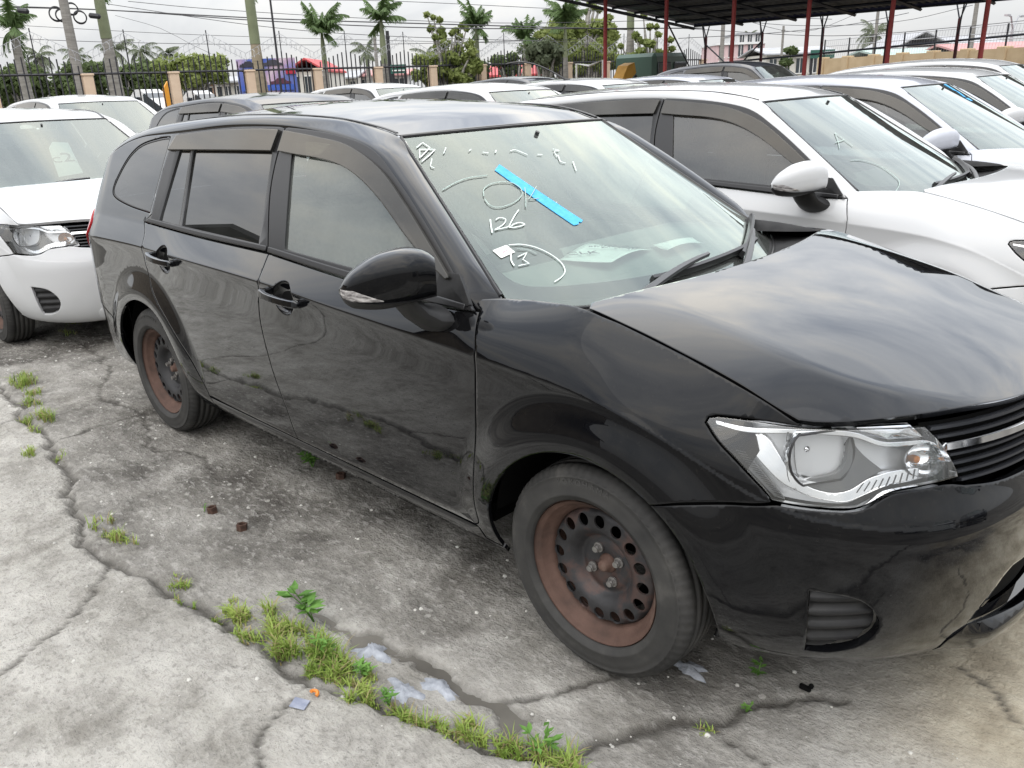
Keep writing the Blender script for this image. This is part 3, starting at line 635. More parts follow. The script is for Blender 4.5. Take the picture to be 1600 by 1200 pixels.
        lp('lamp_ribbon', rtop, -.016, LAMPCHROME)
        for ksl in range(9):
            f = ksl/8; a = np.array((.63, .662))*(1-f)+np.array((.758, .684))*f; b_ = np.array((.645, .682))*(1-f)+np.array((.764, .704))*f
            P = fBODY(*np.stack([a, b_]).T); N = fnorm(fBODY, np.stack([a, b_])); bar_along((P-N*.029)*[1, m1, 1], N*[1, m1, 1], .0016, .0012, 'lamp_rib', BEZEL, hl)
        # main reflector bowl
        cs, cz = .556, .742; P0 = fBODY(np.array([cs]), np.array([cz]))[0]; N0 = fnorm(fBODY, np.array([[cs, cz]]))[0]; N0 = N0*.6+np.array((1, 0, 0))*.5+np.array((0, -.05, 0)); N0 /= np.linalg.norm(N0)
        U = np.cross((0, 0, 1.), N0); U /= np.linalg.norm(U); Wv = np.cross(N0, U); rows = []
        fj = np.random.default_rng(3)
        for r_ in (.082, .079, .074, .067, .058, .048, .037, .026, .015, .001):
            dpt = .014+.097*(1-(r_/.082)**2)**.75 if r_ < .082 else .014; t = np.linspace(0, 2*math.pi, 26, endpoint=False)+(.12 if int(r_*1000) % 2 else 0); jit = fj.normal(0, .0016, 26) if .01 < r_ < .08 else np.zeros(26)
            rows.append((P0+U*(r_*.98*np.cos(t))[:, None]+Wv*(np.clip(r_*.95*np.sin(t), -.062, .052))[:, None]-N0*(dpt+jit)[:, None])*[1, m1, 1])
        grid_mesh('reflector', np.stack(rows, 1), REFL, hl, closed_u=True, flip=not mir, smooth=False)
        b = MB(); q = (P0-N0*.11)*[1, m1, 1]; b.tube([q, q+N0*[1, m1, 1]*.03, q+N0*[1, m1, 1]*.045, q+N0*[1, m1, 1]*.05], [.009, .009, .007, .001], 14); b.build('bulb_shield', CHROME, hl, smooth=True)
        lp('lamp_bezel', poly(spl([(.617, .776), (.646, .742), (.692, .706)], .012), spl([(.692, .706), (.655, .690), (.615, .667), (.578, .661), (.538, .668), (.508, .680)], .012), spl([(.508, .680), (.545, .690), (.594, .705), (.612, .735), (.617, .776)], .012)), -.036, BEZEL)
        t = np.linspace(0, 2*math.pi, 41); b = MB(); b.tube((P0+U*(.081*.98*np.cos(t))[:, None]+Wv*(np.clip(.081*.95*np.sin(t), -.062, .052))[:, None]-N0*.012)*[1, m1, 1], .0028, 6, cap=False); b.build('reflector_rim', TRIM, hl, smooth=True)
        for k_ in range(5):
            uu = -.060+.030*k_; tt_ = np.linspace(-.9, .9, 9); rr_ = np.sqrt(np.clip(1-tt_**2*.9, 0, 1)); dp_ = .030+.055*rr_*(1-abs(uu)/.11); P = (P0+U*uu+Wv*(np.clip(.078*.95*tt_, -.060, .050))[:, None]-N0*dp_[:, None])*[1, m1, 1]
            b = MB(); b.tube(P, .0010, 4); b.build('reflector_line', BEZEL, hl)
        # indicator chamber
        cs, cz = .786, .722; P0 = fBODY(np.array([cs]), np.array([cz]))[0]; rows = []
        N1 = fnorm(fBODY, np.array([[cs, cz]]))[0]; U1 = np.cross((0, 0, 1.), N1); U1 /= np.linalg.norm(U1); W1 = np.cross(N1, U1)
        for r_, dpt in ((.050, .022), (.046, .034), (.034, .052), (.018, .060), (.001, .062)):
            t = np.linspace(0, 2*math.pi, 28, endpoint=False); rows.append((P0+U1*(r_*np.cos(t))[:, None]+W1*(r_*.8*np.sin(t))[:, None]-N1*dpt)*[1, m1, 1])
        grid_mesh('reflector', np.stack(rows, 1), LAMPCHROME, hl, closed_u=True, flip=not mir)
        b = MB(); q = (P0-N1*.058-U1*.012)*[1, m1, 1]; b.tube([q, q+N1*[1, m1, 1]*.012, q+N1*[1, m1, 1]*.024, q+N1*[1, m1, 1]*.029], [.008, .010, .008, .002], 12); b.build('bulb', AMBER, hl, smooth=True)
        lp('lamp_reflector', poly([(.63, .798), (.755, .797), (.788, .768), (.70, .770), (.64, .789)]), -.03, LAMPCHROME)
        # ---- fog blank with ribs
        fo = poly(spl(FOG[:3], .02), spl(FOG[2:]+FOG[:1], .02))
        def fFOG(s, z): p = contour(s, z); n = fnorm(fBODY, np.stack([np.ravel(s), np.ravel(z)], 1)).reshape(p.shape); return p-n*(.006+.013*(np.sin((z-.248)/.042*2*np.pi)[..., None]*.5+.5)+.10*np.clip(s-.56, 0, 1)[..., None])
        panel('fog_lamp_blank', fo, fFOG, PLASTIC, root, .009, mirror=mir, gap=.001, flange=0, ring=0, roll=0)
        # ---- door mirror (the off-side one stays out of sight)
        if not mir:
            ax0, ax1 = (np.array((-.515, -.845)), np.array((-.672, -1.052))) if not mir else (np.array((-.60, -.865)), np.array((-.85, -.90))); ad = (ax1-ax0)/np.linalg.norm(ax1-ax0); fw = np.array((-ad[1], ad[0])); fw = fw if fw[0] > 0 else -fw
            tz = PC([(0, 1.088), (.1, 1.108), (.3, 1.118), (.55, 1.108), (.8, 1.075), (.93, 1.045), (1, 1.018)]); bz = PC([(0, .986), (.3, .968), (.6, .958), (.85, .964), (.95, .980), (1, 1.004)]); fd = PC([(0, .048), (.3, .072), (.6, .066), (.85, .045), (.95, .028), (1, .006)]); bd = PC([(0, .030), (.5, .036), (.85, .03), (1, .004)])
            ts = 1-(1-np.linspace(0, 1, 26))**1.5; th = np.linspace(0, 2*math.pi, 41)[:-1]
            def sect(t, grow=0.0):
                c, s_ = np.cos(th), np.sin(th); e_ = .72; X = np.sign(c)*np.abs(c)**e_; Z = np.sign(s_)*np.abs(s_)**e_
                dpt = np.where(X > 0, X*(fd(t)+grow), X*(bd(t)+grow)); z_ = (tz(t)+bz(t))/2+Z*((tz(t)-bz(t))/2+grow); xy = ax0+(ax1-ax0)*t
                return np.stack([xy[0]+fw[0]*dpt, xy[1]+fw[1]*dpt, z_], 1)
            G = np.stack([sect(t) for t in ts], 0)*[1, m1, 1]
            wm = grid_mesh('wing_mirror', np.concatenate([G, G[:, :1]], 1), PAINT, root, flip=mir)
            lowz = PC([(0, .990), (.3, .985), (.6, .983), (.85, .990), (1, 1.004)])
            G2 = []
            for t in ts[:-1]:
                g = sect(t, .0015); g[:, 2] = np.minimum(g[:, 2], lowz(t)); G2.append(g)
            G2 = np.stack(G2, 0)*[1, m1, 1]; grid_mesh('mirror_base', np.concatenate([G2, G2[:, :1]], 1), PLASTIC, wm, flip=mir)
            c = G[0].mean(0); b = MB(); b.add(np.vstack([G[0], c[None]]), [[i, (i+1) % 40, 40] for i in range(40)]); b.build('mirror_cap', PAINT, wm)
            mg = []
            for t in np.linspace(.06, .93, 14):
                g = sect(t, .001); ii = [i for i in range(40) if np.cos(th[i]) < -.2]; mg.append(g[ii])
            grid_mesh('mirror_glass', np.stack(mg, 0)*[1, m1, 1], CHROME, wm, flip=mir)
            ln = []
            for t in np.linspace(.55, .985, 18):
                zl, zh = .988+.012*max(0, (t-.85)/.15), .988+.003+.028*min(1, (t-.55)/.30); row = []
                for zq in np.linspace(zl, zh, 6):
                    k = np.clip((zq-(tz(t)+bz(t))/2)/((tz(t)-bz(t))/2), -.999, .999); s_ = np.sign(k)*abs(k)**(1/.72); X = (1-s_*s_)**(.5*.72); xy = ax0+(ax1-ax0)*t; dp = X*fd(t)+.002; row.append((xy[0]+fw[0]*dp, xy[1]+fw[1]*dp, zq))
                ln.append(row)
            grid_mesh('turn_lens', np.array(ln)*[1, m1, 1], LENSW, wm, flip=mir)
            # foot
            F0 = [((-.555, -.815, .905), .075, .040), ((-.560, -.850, .912), .070, .042), ((-.572, -.880, .935), .062, .042), ((-.583, -.900, .965), .058, .046), ((-.59, -.908, .99), .05, .04)]
            rows = []
            for (cx, cy, cz), lx, lz in F0:
                t = np.linspace(0, 2*math.pi, 21); k = (cz-.905)/.085; rows.append(np.stack([cx+lx*np.cos(t), cy+.032*k*np.sin(t)*1.0, cz+lz*np.sin(t)*(1-k)], 1))
            grid_mesh('mirror_foot', np.stack(rows, 0)*[1, m1, 1], PLASTIC, wm, flip=not mir)
            ol = poly([(-.60, .955), (-.45, .945), (-.432, .955), (-.500, 1.028), (-.583, 1.028)]); panel('mirror_patch', ol, fG, PLASTIC, wm, .05, mirror=mir, off=.006)
        # ---- fog / bumper lower seals: shell behind the gaps
        ol = poly([(-3.2, .26), (-2.98, .26)], arc(-2.6, 180, 0, r=.375, n=20), [(-2.2, .22), (-.40, .22)], arc(0, 180, 30, r=.375, n=16), [(.36, .62), (.42, .74), (.40, .80), (.10, .90), (-.1, .94), (-.4, .925), (-1.5, .955), (-2.5, .975), (-3.2, .97)])
        panel('inner_shell', ol, fBODY, VOID, root, .10, mirror=mir, off=-.018, gap=0, flange=0, ring=0, roll=0)
    # ---- hood, cowl, roof
    hl_ = [tuple(p) for p in spl([(-.100, -.698), (-.034, -.70), (.06, -.698), (.17, -.698), (.238, -.696), (.322, -.695), (.40, -.693), (.468, -.682)])]
    ss = np.linspace(.505, SMAX, 30); fc = contour(ss, np.full(30, .803))[:, :2]; fc = fc-np.array([.004, 0])
    rear = [(-.02-.22*y*y, y) for y in np.linspace(.665, -.665, 41)]
    ol = poly(hl_, fc, (fc*[1, -1])[::-1], [(x, -y) for x, y in hl_][::-1], rear)
    ex = [(x, s_*(float(HYS(x))*.79+d)) for x in np.arange(-.1, .70, .02) for d in (-.03, -.018, -.009, -.003, .003, .009, .018, .03) for s_ in (-1, 1)]
    panel('hood', ol, fHOOD, PAINT, root, .025, extra=ex, gap=.0025, flange=.018)
    ys = np.linspace(-.71, .71, 41); rows = []
    hr = np.array([fHOOD(np.array([-.02-.22*min(abs(y), .7)**2]), np.array([y]))[0] for y in np.clip(ys, -.70, .70)])
    wb = fWS(ys/.71*.985, np.full(41, -.085)); wb2 = fWS(ys/.71*.99, np.full(41, -.02))
    G = np.stack([hr+[.02, 0, -.03], hr+[-.01, 0, -.022], hr*.6+wb*.4+[0, 0, -.024], hr*.25+wb*.75+[0, 0, -.012], wb+[0, 0, .002], wb2+[0, 0, -.004]], 0)
    grid_mesh('cowl', G, COWL, root)
    uu, vv = np.meshgrid(np.linspace(0, 1, 14), np.linspace(0, 1, 9), indexing='ij'); tp = (1-uu**2.2)
    G = np.stack([-.415+.275*uu, .650+(vv-.5)*.115*tp**.6+.030*uu, .962+.010*uu+.036*np.sin(np.pi*vv)**.8*tp**.7*(1-.35*uu)], -1); grid_mesh('cowl_corner', G, COWL, root)
    b = MB(); b.tube(fWS(np.linspace(-.95, .95, 40), np.full(40, -.080))+np.array((.003, 0, .005)), .004, 6); b.build('cowl_seal', TRIM, root, smooth=True)
    panel('roof', poly([(-1, 0)], spl([(-1, 0), (1, 0)], .05), spl([(1, 0), (1, 1)], .03), spl([(1, 1), (-1, 1)], .05), spl([(-1, 1), (-1, 0)], .03)), fROOF, PAINT, root, .05, gap=.002, flange=.01)
    # ---- windshield
    wo = poly(spl([(-.99, -.09), (.99, -.09)], .05), spl([(.99, -.09), (.99, .985)], .05), spl([(.99, .985), (-.99, .985)], .05), spl([(-.99, .985), (-.99, -.09)], .05))
    wh = poly(spl([(-.80, .045), (0, .060), (.80, .045)], .04), spl([(.80, .045), (.90, .06), (.945, .14), (.955, .30)], .03), [(.955, .93)], spl([(.94, .955), (-.94, .955)], .05), [(-.955, .93), (-.955, .30)], spl([(-.955, .30), (-.945, .14), (-.90, .06), (-.80, .045)], .03))
    ws = panel('windshield', wo, fWS, WGLASS, root, .06, flange=.004, ring=0, roll=0)
    panel('windshield_frit', wo, fWS, FRIT, ws, .05, holes=[wh], off=-.003, flange=0, ring=0, roll=0)
    b = MB(); e = .05
    P = np.vstack([fWS(np.full(30, -.998), np.linspace(0, .99, 30)), fWS(np.linspace(-.99, .99, 30), np.full(30, .996)), fWS(np.full(30, .998), np.linspace(.99, 0, 30))]); b.tube(P, .006, 6); b.build('windshield_seal', TRIM, ws, smooth=True)
    # ---- front bumper, grille, lip
    ae = arc(0, 55, -10.5, n=30); M2 = 2*SMAX
    seam = [(.452, .632), (.42, .626), (.342, .616), (.26, .603), tuple(arc(0, 55, 54, n=2)[0])]
    half = poly(spl(seam[::-1]), spl([(.452, .632), (.464, .633), (.532, .629), (.607, .629), (.644, .639), (.683, .659), (.724, .666), (.811, .671), (.86, .662)]), spl([(.86, .662), (.95, .652), (1.042, .650), (SMAX, .650)]), spl([(SMAX, .172), (.9, .172), (.8, .169), (.65, .170), (.48, .182), (.38, .205), (.345, .235)], .04), ae[::-1])
    q = half; i0 = int(np.argmin(np.abs(q[:, 0]-SMAX)+np.abs(q[:, 1]-.172))); q = np.roll(q, -i0, 0)
    q = q if abs(q[-1][0]-SMAX) < 1e-3 else np.vstack([q[:1], q[:0:-1]])
    mir_ = q[::-1]*[-1, 1]+[M2, 0]; full = poly(q, mir_)
    intake = poly(spl([(.93, .30), (SMAX, .275), (M2-.93, .30)], .04), spl([(M2-.93, .30), (M2-1.0, .40), (M2-1.03, .42)], .03), spl([(M2-1.03, .42), (SMAX, .43), (1.03, .42)], .04), spl([(1.03, .42), (1.0, .40), (.93, .30)], .03))
    foM = fo[::-1]*[-1, 1]+[M2, 0]
    bp = panel('bumper', full, fBODY, PAINT, root, .0085, holes=[fo, foM, intake], flange=.02, extra=[(s_, z_) for z_ in np.arange(.565, .645, .004) for s_ in np.arange(.47, M2-.47, .0085)])
    panel('intake_mesh', inset(intake, -.01), fBODY, VOID, root, .05, off=-.03, flange=0, ring=0, roll=0)
    def fLIP(s, z): p = contour(s, z); n = fnorm(fBODY, np.stack([np.ravel(s), np.ravel(z)], 1)).reshape(p.shape); return p+n*((.003+.034*sst(.290, .250, z)*sst(.17, .21, z))*sst(.86, 1.02, np.where(s > SMAX, M2-s, s)))[..., None]
    ol = poly(spl([(.890, .175), (SMAX, .175), (M2-.890, .175)], .04), spl([(M2-.890, .175), (M2-.885, .25), (M2-.93, .290)], .02), spl([(M2-.93, .288), (SMAX, .268), (.93, .288)], .04), spl([(.93, .290), (.885, .25), (.890, .175)], .02))
    panel('bumper_lip', ol, fLIP, PAINT, root, .02, flange=.015)
    # grille
    g_ol = poly(spl([(.775, .800), (SMAX, .800), (M2-.775, .800)], .05), spl([(M2-.775, .80), (M2-.85, .69), (M2-.862, .66)], .03), spl([(M2-.862, .66), (SMAX, .648), (.862, .66)], .05), spl([(.862, .66), (.85, .69), (.775, .80)], .03))
    gr = panel('grille', g_ol, fBODY, VOID, root, .06, off=-.035, flange=0, ring=0, roll=0)
    for z0, s0, wd, mm in ((.788, .79, .010, GRILLE), (.768, .805, .008, GRILLE), (.747, .822, .020, CHROME), (.727, .836, .008, GRILLE), (.708, .842, .008, GRILLE), (.689, .850, .008, GRILLE), (.671, .86, .008, GRILLE)):
        s_ = np.linspace(s0, M2-s0, 60); P2 = np.stack([s_, np.full(60, z0)], 1); N = fnorm(fBODY, P2); P = fBODY(s_, P2[:, 1])-N*(.020 if mm is GRILLE else .012); bar_along(P, N, wd, .014, 'grille_bar', mm, gr)
    # emblem: oval badge at the middle of the grille
    b = MB(); c0 = fBODY(np.array([SMAX]), np.array([.735]))[0]+np.array((.012, 0, 0)); t = np.linspace(0, 2*math.pi, 33); b.tube(np.stack([np.full(33, c0[0]), c0[1]+.062*np.cos(t), c0[2]+.042*np.sin(t)], 1), .006, 8, cap=False)
    b.tube(np.stack([np.full(33, c0[0]+.001), c0[1]+.022*np.cos(t), c0[2]+.040*np.sin(t)], 1), .004, 6, cap=False); b.tube(np.stack([np.full(33, c0[0]+.001), c0[1]+.045*np.cos(t), c0[2]+.020+.018*np.sin(t)], 1), .004, 6, cap=False); b.build('emblem', CHROME, gr, smooth=True)
    # ---- tail: tailgate, rear bumper, rear glass
    cr_ = 2*SREAR
    ol = poly([(-3.45, .60), (-3.45, .742), (-3.505, .742), (-3.505, 1.03), (-3.315, 1.03)], [(cr_+3.315, 1.03), (cr_+3.505, 1.03), (cr_+3.505, .742), (cr_+3.45, .742), (cr_+3.45, .60)]); panel('tailgate', ol, fQ, PAINT, root, .06)
    e0 = arc(-2.6, 159, 190, n=8); q = [tuple(p) for p in e0]
    ol = poly(spl([(-3.45, .600), (-3.2, .556), q[0]], .04), q, [(-2.96, .22), (-3.3, .20), (cr_+3.3, .20), (cr_+2.96, .22)], [(cr_-x, z) for x, z in q][::-1], spl([(cr_-q[0][0], q[0][1]), (cr_+3.2, .556), (cr_+3.45, .600)], .04)); panel('bumper', ol, fQ, PAINT, root, .06)
    s_ = np.linspace(-3.315, cr_+3.315, 30); low = fQ(s_, np.full(30, 1.032)); a_ = np.linspace(-1, 1, 30); hi = fROOF(a_, np.full(30, 1.0))+np.array((0, 0, -.01)); G = np.stack([low*(1-v)+hi*v+np.array((-.03*math.sin(math.pi*v), 0, .02*math.sin(math.pi*v))) for v in np.linspace(0, 1, 9)], 0)
    grid_mesh('rear_window', G, PRIV, root)
    # ---- wipers (blades parked along the glass foot)
    for (pa, pb), (ta, tb), (b0, b1) in ((((-.56, -.085)), (.03, .045), ((-.40, .004), (.56, .012))), ((.02, -.095), (.66, .03), ((.28, .004), (.97, .05)))):
        aa = np.linspace(b0[0], b1[0], 16); bb = np.linspace(b0[1], b1[1], 16)+.02*np.sin(np.pi*np.linspace(0, 1, 16)); P = fWS(aa, bb); N = fnorm(fWS, np.stack([aa, bb], 1))
        wp = bar_along(P+N*.010, N, .016, .022, 'wiper', TRIM, root); b = MB(); b.tube(P+N*.006, .004, 5); b.build('blade_rubber', VOID, wp)
        p0 = fWS(np.array([pa]), np.array([pb]))[0]; p1 = fWS(np.array([ta]), np.array([tb+.012]))[0]; n0 = fnorm(fWS, np.array([[ta, tb]]))[0]; k = np.linspace(0, 1, 12)[:, None]; P = p0*(1-k)+p1*k+n0*(.022+.022*np.sin(np.pi*k)); bar_along(P, np.tile(n0, (12, 1)), np.linspace(.026, .012, 12), .012, 'wiper_arm', WIPER, wp)
        b = MB(); b.tube([p0+n0*-.01, p0+n0*.02, p0+n0*.035, p0+n0*.038], [.018, .018, .014, .006], 14); b.build('wiper_pivot', PLASTIC, wp, smooth=True)
    # ---- wheels
    proto = make_wheel(root, (0, -.737, .2965), 0, DISC)
    for lc, rz, dm in (((-2.6, -.737, .2965), 0, DISCB), ((0, .737, .2965), math.pi, DISC), ((-2.6, .737, .2965), math.pi, DISCB)):
        c = copy_tree(proto, root); c.location = lc; c.rotation_euler = (0, rng.uniform(0, 1.2) if dm is DISCB else 0, rz)
        for ch in c.children:
            if ch.name.startswith('wheel_disc') and dm is DISCB: ch.material_slots[0].link = 'OBJECT'; ch.material_slots[0].material = DISCB
            if ch.name.startswith('tyre'): ch.rotation_euler = (0, -c.rotation_euler[1], 0)
    # ---- underbody, interior
    b = MB(); b.box((-1.45, 0, .26), (3.6, 1.1, .08)); b.box((.25, 0, .33), (.7, 1.1, .1)); b.box((-1.3, 0, .30), (1.75, 1.5, .06)); b.box((.2, 0, .55), (.3, 1.2, .4)); b.build('underbody', VOID, root)
    b = MB(); b.prism([(-.30, .88), (-.36, .945), (-.62, .962), (-.80, .945), (-.86, .88), (-.84, .70), (-.6, .55), (-.30, .6)], -.70, .70, 1); b.build('dashboard', DASH, root)
    b = MB(); b.prism([(-.80, .945), (-.72, 1.005), (-.64, .985), (-.62, .955)], -.55, -.18, 1); b.build('instrument_hood', TRIM, root)
    b = MB(); c0 = np.array((-.93, -.36, .90)); t = np.linspace(0, 2*math.pi, 37); b.tube(np.stack([c0[0]-.18*np.sin(t)*.42, c0[1]+.18*np.cos(t), c0[2]+.18*np.sin(t)*.9], 1), .014, 8, cap=False); b.box(c0, (.05, .13, .10), (0, .45, 0), .02); b.box(c0, (.02, .34, .03), (0, .45, 0)); b.tube([c0, c0+np.array((.25, 0, -.10))], .03, 8); b.build('steering_wheel', TRIM, root, smooth=True)
    for x, y, wd in ((-1.30, -.36, .50), (-1.30, .36, .50), (-2.15, 0, 1.22)):
        b = MB(); b.box((x+.05, y, .50), (.50, wd, .16), (0, -.1, 0), .05); st = b.build('seat', SEAT, root, smooth=True)
        b = MB(); b.box((x-.27, y, .82), (.14, wd, .62), (0, -.25, 0), .05); b.build('backrest', SEAT, st, smooth=True)
        for hy in ((y,) if wd < .6 else (-.36, .36)): b = MB(); b.box((x-.37, hy, 1.20), (.09, .25, .17), (0, -.2, 0), .04); b.tube([(x-.35, hy-.06, 1.05), (x-.36, hy-.06, 1.15)], .006, 6); b.tube([(x-.35, hy+.06, 1.05), (x-.36, hy+.06, 1.15)], .006, 6); b.build('headrest', SEAT, st, smooth=True)
    G = fROOF(*np.meshgrid(np.linspace(-.98, .98, 9), np.linspace(.01, .98, 12), indexing='ij'))-np.array((0, 0, .028)); grid_mesh('headliner', G, HEADLINER, root)
    b = MB()
    for s_ in (-1, 1): b.prism([(-.5, .50), (-1.4, .50), (-2.45, .50), (-2.45, .93), (-1.45, .92), (-.5, .90)], s_*.70, s_*.74, 1)
    b.build('door_lining', SEAT, root)
    b = MB(); b.box((-1.5, 0, .36), (2.4, 1.36, .04)); b.build('floor_carpet', TRIM, root)
    b = MB(); b.box((-.93, 0, 1.285), (.03, .22, .065), (0, .2, 0), .01); b.tube([(-.93, 0, 1.30), (-.90, 0, 1.355)], .008, 6); b.build('inside_mirror', TRIM, root)
    return ws
GRILLE = mat('grille_gloss_grey', (.035, .037, .042), .12, .3)
WIPER = mat('wiper_arm_grey', (.09, .092, .095), .32, .2)
REFL = mat('mirror_reflector', (.88, .89, .90), .03, 1.0)
COWL = noisy('cowl_plastic', [(.3, (.016, .016, .017)), (.7, (.03, .03, .03))], 20, .75, spec=.2)
TYREPRINT = mat('tyre_print', (.050, .049, .047), .8)
LAMPBACK = mat('lamp_back', (.72, .73, .75), .3, .4)
LENSW = noisy('turn_lens_clear', [(.35, (.16, .15, .15)), (.65, (.62, .60, .59))], 45, .12, 2, metal=.3, stretch=(1, 1, 3))
# ------------------------------------------------------------------ ground
def vnoise(x, y, f, seed):
    r = np.random.default_rng(seed); G = r.random((64, 64)); X = x*f; Y = y*f; i = np.floor(X).astype(int); j = np.floor(Y).astype(int); u = X-i; v = Y-j; u = u*u*(3-2*u); v = v*v*(3-2*v)
    g = lambda a, b: G[a % 64, b % 64]
    return (g(i, j)*(1-u)+g(i+1, j)*u)*(1-v)+(g(i, j+1)*(1-u)+g(i+1, j+1)*u)*v
def fbm(x, y, f, seed, o=4):
    s = 0; a = 1; t = 0
    for k in range(o): s = s+a*vnoise(x, y, f*2**k, seed+k); t += a; a *= .5
    return s/t
CRACK_A = [(-9.5, -1.5), (-6.5, -1.32), (-5.0, -1.24), (-4.06, -1.17), (-3.38, -1.24), (-2.93, -1.27), (-2.4, -1.36), (-1.9, -1.49), (-1.6, -1.49), (-1.37, -1.44), (-1.02, -1.41), (-.76, -1.37), (-.52, -1.35), (-.29, -1.30), (-.11, -1.24), (.06, -1.19), (.22, -1.12), (.5, -1.02), (1.0, -.95), (3.5, -.9)]
CRACKS = [(CRACK_A, .018, .022), ([(-.95, -1.16), (-.77, -1.18), (-.6, -1.13), (-.43, -1.08), (-.27, -1.10), (-.11, -1.06), (-.03, -1.10), (.06, -1.19)], .014, .02), ([(-.11, -1.06), (-.03, -.98), (.0, -.93), (.06, -.80)], .006, .008), ([(.06, -1.19), (.2, -1.0), (.35, -.75), (.42, -.62), (.55, -.45)], .012, .012), ([(.35, -.75), (.6, -.80), (.8, -.72), (1.2, -.75)], .005, .008),
          ([(-4.6, -.55), (-3.9, -.62), (-3.4, -.86), (-2.9, -.83), (-2.5, -.98), (-2.2, -.86), (-1.9, -.94)], .006, .008), ([(-2.9, -.83), (-2.95, -1.05), (-2.9, -1.27)], .005, .006), ([(-1.6, -1.49), (-1.3, -1.75), (-1.2, -2.1), (-.9, -2.6)], .005, .008), ([(-.52, -1.35), (-.45, -1.6), (-.1, -1.75), (.1, -2.1)], .005, .007), ([(-3.38, -1.24), (-3.3, -1.9), (-3.6, -2.6)], .006, .008), ([(.5, -1.02), (.55, -1.3), (.4, -1.6)], .005, .007), ([(.75, -.15), (.95, -.3), (1.2, -.1), (1.5, -.2)], .004, .005), ([(-6.4, -1.0), (-5.6, -.7), (-5.2, -.9), (-4.6, -.55)], .006, .008)]
GS = .0135; GX0, GY0 = -7.6, -2.9
gx, gy = np.arange(GX0, 2.61, GS), np.arange(GY0, 2.41, GS)
X, Y = np.meshgrid(gx, gy, indexing='ij')
wx = X+.06*(fbm(X, Y, 5, 3)-.5)+.05*(fbm(X, Y, 19, 13, 3)-.5); wy = Y+.10*(fbm(X, Y, 5, 8)-.5)+.06*(fbm(X, Y, 17, 18, 3)-.5); WN = .45+1.3*fbm(X, Y, 8, 61, 3)
Hh = .012*(fbm(X, Y, .7, 21, 3)-.5)+.005*(fbm(X, Y, 9, 31, 3)-.5)+.0030*(vnoise(X, Y, 33, 5)-.5)+.0022*(vnoise(X*1.1+Y, Y-X*.3, 60, 9)-.5); CM = np.zeros_like(X)
for pl, wd, dp in CRACKS:
    d = np.full(X.shape, 9.); pl = np.array(pl)
    for a, b in zip(pl[:-1], pl[1:]):
        e = b-a; lo = np.minimum(a, b)-.3; hi = np.maximum(a, b)+.3; ii = np.where((gx > lo[0]) & (gx < hi[0]))[0]; jj = np.where((gy > lo[1]) & (gy < hi[1]))[0]
        if len(ii) == 0 or len(jj) == 0: continue
        sl = np.ix_(ii, jj); qx, qy = wx[sl]-a[0], wy[sl]-a[1]; t = np.clip((qx*e[0]+qy*e[1])/(e@e), 0, 1); d[sl] = np.minimum(d[sl], np.hypot(qx-t*e[0], qy-t*e[1]))
    d = d/WN
    k = np.clip(1-d/(wd*.9+.006), 0, 1); Hh -= dp*1.2*k**.6; CM = np.maximum(CM, np.clip(1.25-d/(wd*.75+.006), 0, 1))
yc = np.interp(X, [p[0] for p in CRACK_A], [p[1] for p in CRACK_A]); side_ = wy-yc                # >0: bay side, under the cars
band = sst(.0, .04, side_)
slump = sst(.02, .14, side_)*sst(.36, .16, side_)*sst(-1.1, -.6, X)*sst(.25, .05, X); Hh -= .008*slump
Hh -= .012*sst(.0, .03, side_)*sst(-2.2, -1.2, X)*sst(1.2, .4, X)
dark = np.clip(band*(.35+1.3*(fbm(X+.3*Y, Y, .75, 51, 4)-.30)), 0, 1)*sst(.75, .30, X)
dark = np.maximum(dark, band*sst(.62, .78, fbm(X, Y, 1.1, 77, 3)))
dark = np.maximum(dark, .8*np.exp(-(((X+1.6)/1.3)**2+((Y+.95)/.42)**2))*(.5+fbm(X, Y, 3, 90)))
dark = np.maximum(dark, .95*sst(.95, .60, np.abs(Y))*sst(.6, .3, X)*sst(-3.6, -3.2, X)*(.6+.6*fbm(X, Y, 2, 14)))  # darker over the footprint of the black car
dark = np.maximum(dark, sst(-2.35, -2.75, Y+.2*fbm(X, Y, 2, 6)))  # unseen ground behind the camera, darkened so the doors mirror less light
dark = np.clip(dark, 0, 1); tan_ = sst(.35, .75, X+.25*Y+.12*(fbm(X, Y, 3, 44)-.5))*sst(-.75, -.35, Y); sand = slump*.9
edge = np.minimum.reduce([sst(-7.6, -7.3, X), sst(2.60, 2.3, X), sst(-2.9, -2.7, Y), sst(2.4, 2.1, Y)]); Hh = Hh*edge
Vg = np.stack([X, Y, Hh], -1).reshape(-1, 3); a, b = GA, GB = X.shape; I = (np.arange(a-1)[:, None]*b+np.arange(b-1)).ravel(); Fg = np.stack([I, I+b, I+b+1, I+1], 1)
me = bpy.data.meshes.new('yard_pavement'); me.vertices.add(len(Vg)); me.vertices.foreach_set('co', Vg.ravel()); me.loops.add(Fg.size); me.loops.foreach_set('vertex_index', Fg.ravel()); me.polygons.add(len(Fg)); me.polygons.foreach_set('loop_start', np.arange(0, Fg.size, 4)); me.polygons.foreach_set('loop_total', np.full(len(Fg), 4)); me.polygons.foreach_set('use_smooth', np.ones(len(Fg), bool)); me.update(calc_edges=True)
for nme, arr in (('stain_and_dark', dark), ('crack', CM), ('tan', tan_), ('sand', sand)):
    at_ = me.attributes.new(nme, 'FLOAT', 'POINT'); at_.data.foreach_set('value', arr.ravel().astype(np.float32))
